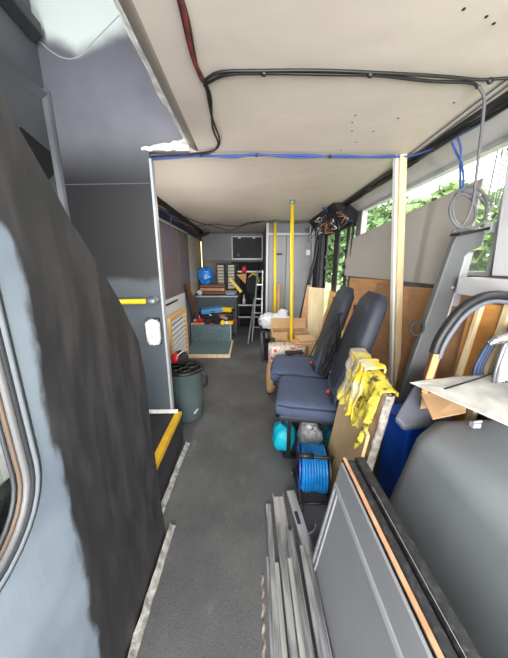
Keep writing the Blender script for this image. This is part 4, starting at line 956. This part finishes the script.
# timber battens and boards at the right
def batten(x0, y0, z0, x1, y1, z1, w, m, label):
    tag(obj('timber_batten', MB().bar((x0, y0, z0), (x1, y1, z1), w, 0.02, up=(1, 0, 0)), M[m], bevel=0.002), label, 'batten', 'battens leaning at the right')
batten(0.962, 1.16, 0.0, 1.085, 1.16, 1.185, 0.022, 'creamwood', 'narrow pale batten leaning nearest the grey housing')
batten(0.985, 1.06, 0.0, 1.115, 1.06, 1.185, 0.030, 'creamwood', 'wider pale batten leaning nearest the right edge')
tag(obj('golden_panel', MB().prism([(1.03, 1.22, 0.0), (1.05, 1.10, 0.0), (1.12, 1.10, 1.16), (1.085, 1.22, 1.16)], (0.010, 0.004, 0)), M['orangewood2']), 'golden plywood panel behind the pale battens at the right', 'board')
# arch trim with orange board
t = thing('arched_trim', 'black curved arch shaped trim rising beside the grey housing', 'trim', (0.9, 1.0, 0.8))
apts = spline([(0.775, 1.0, 0.975), (0.785, 1.0, 1.03), (0.81, 1.0, 1.09), (0.85, 1.0, 1.155), (0.90, 1.0, 1.195), (0.96, 1.0, 1.215), (1.04, 1.0, 1.21), (1.14, 1.0, 1.19)], 7)
obj('outer_trim', MB().tube(apts, 0.019, 12), M['black'], t, smooth=True)
obj('inner_trim', MB().tube([(p.x + 0.022 * (1 - (p.x - 0.775) / 0.4), p.y - 0.004, p.z - 0.022) for p in apts], 0.010, 8), M['pad'], t, smooth=True)
obj('upright', MB().prism([(0.755, 1.0, 0.79), (0.790, 1.0, 0.79), (0.808, 1.0, 0.99), (0.772, 1.0, 0.99)], (0, 0.02, 0)), M['redwood'], t)
obj('orange_face', MB().prism([(0.745, 0.997, 0.80), (0.770, 0.997, 0.79), (0.802, 0.997, 0.985), (0.770, 0.997, 0.985)], (0, -0.006, 0)), M['orangewood'], t)
# things at the right edge
t = thing('hose_loop', 'dark blue hose hanging in a loop near the right edge', 'hose', (1.05, 1.0, 0.8))
for k in range(3):
    obj('hose', MB().tube(spline([(1.03 + 0.013 * k, 1.02, 1.04), (1.00 + 0.013 * k, 1.02, 0.96), (0.985 + 0.014 * k, 1.02, 0.89), (0.995 + 0.014 * k, 1.01, 0.82), (1.04, 1.01, 0.785 - 0.004 * k)], 7), 0.008, 8), M['hose'], t, smooth=True)
t = thing('white_machine_panel', 'white curved metal panel with bolts at the right edge', 'panel', (1.08, 0.98, 0.78))
obj('plate', MB().prism([(1.035, 0.95, 0.76), (1.025, 0.95, 0.95), (1.045, 0.95, 1.10), (1.16, 0.95, 1.10), (1.16, 0.95, 0.76)], (0, 0.03, 0)), M['whiteboard'], t, bevel=0.006)
obj('rim', MB().tube(spline([(1.02, 0.945, 0.77), (1.0, 0.945, 0.90), (1.01, 0.945, 1.02), (1.035, 0.945, 1.12)], 7), 0.008, 8), M['brushedsteel'], t, smooth=True)
for x, z in ((1.045, 0.86), (1.06, 0.865), (1.045, 0.97)): obj('bolt', MB().lathe([(0.006, 0), (0.005, 0.006)], (x, 0.95, z), 8, (0, -1, 0)), M['greywire'], t)
tag(obj('foil_duct', MB().tube(spline([(0.93, 0.93, 1.035), (0.97, 0.925, 1.06), (1.02, 0.92, 1.055), (1.08, 0.915, 1.03), (1.14, 0.91, 1.02)], 8), [0.008 + 0.016 * min(1, i / 10) for i in range(33)], 12), M['foil'], smooth=True), 'crumpled silver foil duct pointing left at the right edge', 'duct')

# ================================================================== MOULDED COVER, CARD
t = thing('moulded_cover', 'large grey moulded cover filling the right foreground', 'cover', (0.9, 0.4, 0))
cb = MB()
lo_ = [(0.565, -0.45, 0.0), (1.19, -0.45, 0.0), (1.19, 1.03, 0.0), (0.68, 1.03, 0.0)]
hi_ = [(0.605, -0.45, 0.70), (1.19, -0.45, 0.70), (1.19, 0.96, 0.715), (0.79, 0.955, 0.71), (0.655, 0.86, 0.70)]
vs = [lo_[0], lo_[1], lo_[2], (0.80, 1.03, 0.0), (0.585, 0.985, 0.0)] + hi_
cb.add(vs, [(4,3,2,1,0), (5,6,7,8,9), (0,1,6,5), (1,2,7,6), (2,3,8,7), (3,4,9,8), (4,0,5,9)])
cobj = obj('shell', cb, M['cover'], t, bevel=0.06, seg=6, smooth=True)
obj('latch', MB().box((0.87, 0.855, 0.715), (0.90, 0.875, 0.735)).tube([(0.875, 0.865, 0.735), (0.905, 0.862, 0.742)], 0.005, 8), M['alup'], t)
def card(u, v):
    # corners: tip, far right, near right, lower middle
    a, b_, c_, d_ = V((0.675, 0.975, 0.850)), V((1.17, 1.03, 0.868)), V((1.19, 0.66, 0.842)), V((0.745, 0.885, 0.842))
    c_ = V((1.12, 0.63, 0.838)); 
    p = a.lerp(b_, u).lerp(d_.lerp(c_, u), v)
    p.z += 0.010 * math.sin(u * 3.0) * (1 - v) - 0.008 * math.sin(v * PI) + 0.003 * noise.noise(V((u * 4, v * 4, 0)))
    return p
# left corner: long straight front edge from the tip to the near right
def card2(u, v):
    a, b_, c_ = V((0.675, 0.975, 0.852)), V((1.18, 1.03, 0.872)), V((0.77, 0.62, 0.846))
    # triangle fan blended with right side
    e1 = a.lerp(b_, u); e2 = a.lerp(V((1.15, 0.30, 0.83)) if False else V((0.86, 0.58, 0.84)), u)
    p = e1.lerp(e2, v)
    p.z += 0.008 * math.sin(u * 4.0) * (1 - v) + 0.003 * noise.noise(V((u * 5, v * 4, 0)))
    return p
t = thing('white_card_sheet', 'white card sheet with torn grey back lying over the carton', 'card', (0.9, 0.9, 0.84))
obj('sheet', MB().grid(card2, 30, 20), M['paper'], t, solid=0.002, smooth=True)
tag(obj('black_stick', MB().tube([(0.765, 0.90, 0.862), (0.95, 0.95, 0.885), (1.16, 1.0, 0.925)], 0.0035, 6), M['black']), 'thin black rod lying across the white card sheet', 'rod')
t = tag(obj('card_roll', MB().lathe([(0.03, 0), (0.03, 0.075)], (1.00, 0.80, 0.865), 20), M['card']), 'small brown cardboard roll standing on the white card at the right edge', 'cardboard roll')

# ================================================================== LEANING PANELS (foreground)
t = thing('framed_door_panel', 'grey cupboard door with pale aluminium frame leaning in the foreground', 'door panel', (0.31, 0.3, 0))
A0, A1 = V((0.268, 0.850, 0.0)), V((0.348, 0.820, 0.60))   # far end, bottom/top
B0, B1 = V((0.268, -0.35, 0.0)), V((0.334, -0.35, 0.60))
th = V((0.010, 0, -0.001))
obj('sheet', MB().prism([A0, A1, B1, B0], th), M['doorgrey'], t, bevel=0.002)
o_ = V((-0.005, 0, 0.0007))
def P2(u, v): return A0.lerp(A1, u).lerp(B0.lerp(B1, u), v)       # u = up the door, v = towards the camera
def strip(p0, p1, q1, q0, m='alup'): return obj('frame_bead', MB().prism([p + o_ for p in (p0, p1, q1, q0)], V((0.006, 0, -0.001))), M[m], t, bevel=0.0015)
strip(P2(0.815, 0.012), P2(0.848, 0.012), P2(0.848, 1), P2(0.815, 1))
strip(P2(0.0, 0.0), P2(0.0, 0.012), P2(0.848, 0.018), P2(0.848, 0.006))
strip(P2(0.03, 0.030), P2(0.03, 0.036), P2(0.815, 0.040), P2(0.815, 0.034))
strip(P2(0.0, 0.012), P2(0.020, 0.012), P2(0.020, 1), P2(0.0, 1))
def leaner(name, label, dx, w, m, y0=0.835, zt=0.60, edge=None, cat='board', bev=0.002):
    """board on its long edge leaning right, dx = offset from the door's face"""
    t = thing(name, label, cat, (0.27 + dx, 0.2, 0)); ob = 0.268 + dx; k = (zt / 0.60)
    P = [(ob, y0 + 0.02, 0), (ob + 0.080 * k, y0, zt), (ob + 0.070 * k, -0.35, zt), (ob, -0.35, 0)]
    obj('board', MB().prism(P, (w, 0, 0)), M[m], t, bevel=bev, seg=3)
    if edge:
        obj('edge_strip', MB().prism([(P[1][0], P[1][1], zt + 0.0005), (P[2][0], P[2][1], zt + 0.0005), (P[2][0] + w, P[2][1], zt + 0.0005), (P[1][0] + w, P[1][1], zt + 0.0005)], (0, 0, 0.004)), M[edge], t)
    return t
leaner('plywood_board', 'black faced board with raw pine edge behind the grey door in the foreground', 0.012, 0.012, 'granite', zt=0.603, edge='plyedge')
leaner('worktop_board', 'thin black speckled board with rounded top beside the pine edge', 0.0255, 0.034, 'granite', zt=0.600, bev=0.010)
t = leaner('worktop_board', 'thick black speckled board leaning rightmost beside the grey cover', 0.0625, 0.038, 'granite', y0=0.845, zt=0.606, bev=0.010)
obj('white_chip_line', MB().tube([(0.268 + 0.0645 + 0.0805, 0.70, 0.6065), (0.268 + 0.0645 + 0.072, -0.3, 0.6062)], 0.0007, 5), M['lightgrey'], t)

# ================================================================== ALUMINIUM PROFILES ON THE FLOOR
def profile(kind, a, b, w, h, m, label, tilt=0):
    a, b = V(a), V(b); d_ = (b - a).normalized(); x = d_.cross(V((0, 0, 1))).normalized(); up = x.cross(d_).normalized()
    if tilt: q = Matrix.Rotation(R(tilt), 3, d_); x = q @ x; up = q @ up
    tk = 0.003
    if kind == 'U': pr2 = [(-w/2, 0), (w/2, 0), (w/2, h), (w/2 - tk, h), (w/2 - tk, tk), (-w/2 + tk, tk), (-w/2 + tk, h), (-w/2, h)]
    elif kind == 'L': pr2 = [(-w/2, 0), (w/2, 0), (w/2, tk), (-w/2 + tk, tk), (-w/2 + tk, h), (-w/2, h)]
    elif kind == 'H': pr2 = [(-w/2, 0), (w/2, 0), (w/2, tk), (tk/2, tk), (tk/2, h - tk), (w/2, h - tk), (w/2, h), (-w/2, h), (-w/2, h - tk), (-tk/2, h - tk), (-tk/2, tk), (-w/2, tk)]
    else: pr2 = [(-w/2, 0), (w/2, 0), (w/2, h), (-w/2, h)]
    poly = [a + x * p + up * q for p, q in pr2]
    return tag(obj('aluminium_profile', MB().prism(poly, b - a), M[m]), label, 'metal profile', 'aluminium profiles on the floor')
profile('B', (0.103, 1.165, 0.0), (0.088, -0.2, 0.0), 0.026, 0.020, 'alud', 'square aluminium bar, leftmost of the long ones in the floor bundle')
profile('L', (0.083, 0.905, 0.0), (0.062, -0.2, 0.0), 0.016, 0.022, 'alud', 'narrow angle strip starting short at the left of the floor bundle')
profile('U', (0.165, 1.225, 0.0), (0.165, -0.2, 0.0), 0.062, 0.030, 'alu', 'wide open channel with notched end in the floor bundle')
p5 = profile('U', (0.240, 1.235, 0.0), (0.305, 0.62, 0.002), 0.046, 0.034, 'alu', 'bright channel with dark label, farthest reaching of the floor bundle', 180)
p5.location.z += 0.036
tag(obj('channel_label', MB().bar((0.247, 1.10, 0.039), (0.254, 1.03, 0.039), 0.018, 0.002), M['dark']), 'small dark label stuck on the bright aluminium channel', 'label')
profile('H', (0.150, 1.03, 0.034), (0.140, -0.2, 0.034), 0.026, 0.018, 'alud', 'ribbed grooved section lying on the wide channel')
profile('U', (0.196, 1.00, 0.034), (0.200, -0.2, 0.034), 0.034, 0.020, 'alud', 'dull channel lying right of the ribbed section')
profile('B', (0.240, 0.90, 0.062), (0.232, -0.2, 0.040), 0.024, 0.016, 'alud', 'flat dull bar starting where the bright channel narrows')
profile('B', (0.118, 0.86, 0.022), (0.112, -0.2, 0.022), 0.018, 0.012, 'alu', 'thin flat bar resting on the square bar')
profile('U', (0.262, 0.86, 0.060), (0.252, -0.2, 0.060), 0.020, 0.018, 'alud', 'slim ribbed channel right of the flat dull bar in the floor bundle')
profile('H', (0.300, 0.93, 0.0), (0.300, 0.30, 0.0), 0.022, 0.022, 'alud', 'rightmost ribbed section of the floor bundle, close to the grey door')
profile('L', (0.176, 0.86, 0.055), (0.170, -0.2, 0.055), 0.018, 0.014, 'alu', 'small bright angle lying on the ribbed grooved section')
t = thing('hooked_rod', 'round metal rod with small hook across the floor bundle', 'rod', (0.27, 0.6, 0.05))
obj('rod', MB().tube([(0.290, 0.955, 0.062), (0.282, -0.2, 0.062)], 0.009, 12), M['brushedsteel'], t, smooth=True)
obj('hook', MB().tube(spline([(0.275, 0.955, 0.064), (0.30, 0.965, 0.066), (0.325, 0.985, 0.068), (0.325, 1.0, 0.075)], 5), 0.006, 8), M['brushedsteel'], t, smooth=True)
tag(obj('wavy_strip', MB().grid(lambda u, v: V((0.052 - 0.022 * u + 0.010 * (v - 0.5) + 0.0022 * math.sin(u * 120), 0.83 - 0.95 * u, 0.004 + 0.003 * math.sin(u * 120 + v))), 180, 3), M['foam'], solid=0.003), 'thin wavy torn strip lying at the left of the metal bundle', 'strip')
tag(obj('small_fitting', MB().lathe([(0.012, 0), (0.012, 0.012), (0.006, 0.018)], (0.335, 0.93, 0.0), 14), M['mdf']), 'tiny tan fitting on the floor beside the bundle', 'fitting')

# ================================================================== OUTSIDE
gr = MB().box((1.9, -25, -1.3), (45, 60, -1.2))
tag(obj('lawn', gr, M['grass']), 'green grass outside the bus windows', 'grass', kind='structure')
def tree(x, y, h, r, seed, m, label):
    rn = random.Random(seed); t = thing('tree', label, 'tree', (x, y, -1.2), 'trees outside the windows')
    obj('trunk', MB().tube([(x, y, -1.2), (x + 0.1, y, h * 0.4), (x, y + 0.1, h * 0.8)], [0.18, 0.13, 0.05], 8), M['bark'], t)
    vs = []; fs = []
    cs = [(V((x, y, 0)) + V((rn.uniform(-r, r) * 0.6, rn.uniform(-r, r) * 0.6, rn.uniform(h * 0.2, h * 0.85))), rn.uniform(0.35, 0.6) * r) for _ in range(16)]
    for i in range(5200):
        c, rr_ = rn.choice(cs); d_ = V((rn.gauss(0, 1), rn.gauss(0, 1), rn.gauss(0, 1))).normalized() * rr_ * rn.uniform(0.75, 1.05)
        p = c + d_; a = V((rn.gauss(0, 1), rn.gauss(0, 1), rn.gauss(0, 1))).normalized() * 0.20; b_ = a.orthogonal().normalized() * 0.13
        k = len(vs); vs += [p - a, p + b_, p + a, p - b_]; fs.append((k, k+1, k+2, k+3))
    obj('crown', MB().add(vs, fs), m, t)
labs = ['pale green bushy tree outside the left part of the side window', 'darker tree outside the side window', 'tall tree seen left through the passenger door glass',
        'leafy tree seen right through the passenger door glass', 'low bush outside right of the window', 'broad tree seen between the timber prop and the board', 'distant tree beyond the passenger door']
for i, (x, y, h, r) in enumerate(((6.0, 8.6, 3.4, 1.4), (6.4, 12.2, 4.6, 1.8), (8.5, 25.5, 6.5, 2.6), (5.0, 18.0, 4.6, 2.0), (9.0, 5.6, 3.2, 1.4), (9.0, 17.0, 6.0, 2.2), (12.5, 35.0, 8.0, 3.2))):
    tree(x, y, h, r, 40 + i, M['leaf'] if i % 2 == 0 else M['leaf2'], labs[i])

# ================================================================== LIGHT
w = bpy.data.worlds.new('World'); bpy.context.scene.world = w; w.use_nodes = True
nt = w.node_tree; bg = nt.nodes['Background']
bg.inputs['Color'].default_value = (0.97, 0.98, 1.0, 1); bg.inputs['Strength'].default_value = 4.5
def area(name, loc, rot, sx, sy, power, color=(1, 1, 1), portal=False):
    l = bpy.data.lights.new(name, 'AREA'); l.shape = 'RECTANGLE'; l.size = sx; l.size_y = sy; l.energy = power; l.color = color
    if portal: l.cycles.is_portal = True
    o = bpy.data.objects.new(name, l); C.objects.link(o); o.location = loc; o.rotation_euler = [R(a) for a in rot]; return o
area('windscreen_daylight', (0.2, -1.25, 1.1), (-98, 0, 180), 1.9, 1.25, 95, (1.0, 0.985, 0.97))
area('upper_deck_daylight', (-0.75, -0.9, 2.55), (60, 0, 0), 0.8, 0.5, 11, (0.95, 0.98, 1.0))
area('window_portal', (1.235, 2.08, 1.6), (0, 90, 0), 0.6, 1.6, 1, portal=True)
area('window_portal', (1.235, 0.31, 1.6), (0, 90, 0), 0.6, 1.6, 1, portal=True)
area('door_portal', (1.21, 3.6, 1.1), (0, 90, 0), 1.3, 1.0, 1, portal=True)
area('front_portal', (0.0, -1.40, 1.4), (90, 0, 0), 2.4, 1.2, 1, portal=True)
# unseen area lights added to brighten the rear of the bus, no fixtures
area('rear_partition_fill', (-0.93, 2.05, 1.0), (0, -125, 40), 0.35, 0.25, 10, (1, 0.96, 0.90))
area('rear_ceiling_fill', (-0.1, 3.4, 1.96), (0, 0, 0), 0.4, 0.8, 9, (1, 0.97, 0.92))

# ================================================================== CAMERA
cam = bpy.data.cameras.new('camera'); co = bpy.data.objects.new('camera', cam); C.objects.link(co)
cam.sensor_fit = 'VERTICAL'; cam.sensor_height = 36; cam.lens = 36 * 255 / 658.0; cam.clip_start = 0.02; cam.clip_end = 200
co.location = (0, 0, 1.33); co.rotation_euler = (R(90 - 13.9), 0, R(-1.1))
bpy.context.scene.camera = co
vs_ = bpy.context.scene.view_settings
vs_.view_transform = 'Standard'; vs_.look = 'None'; vs_.exposure = 0.45; vs_.gamma = 1; vs_.use_curve_mapping = False
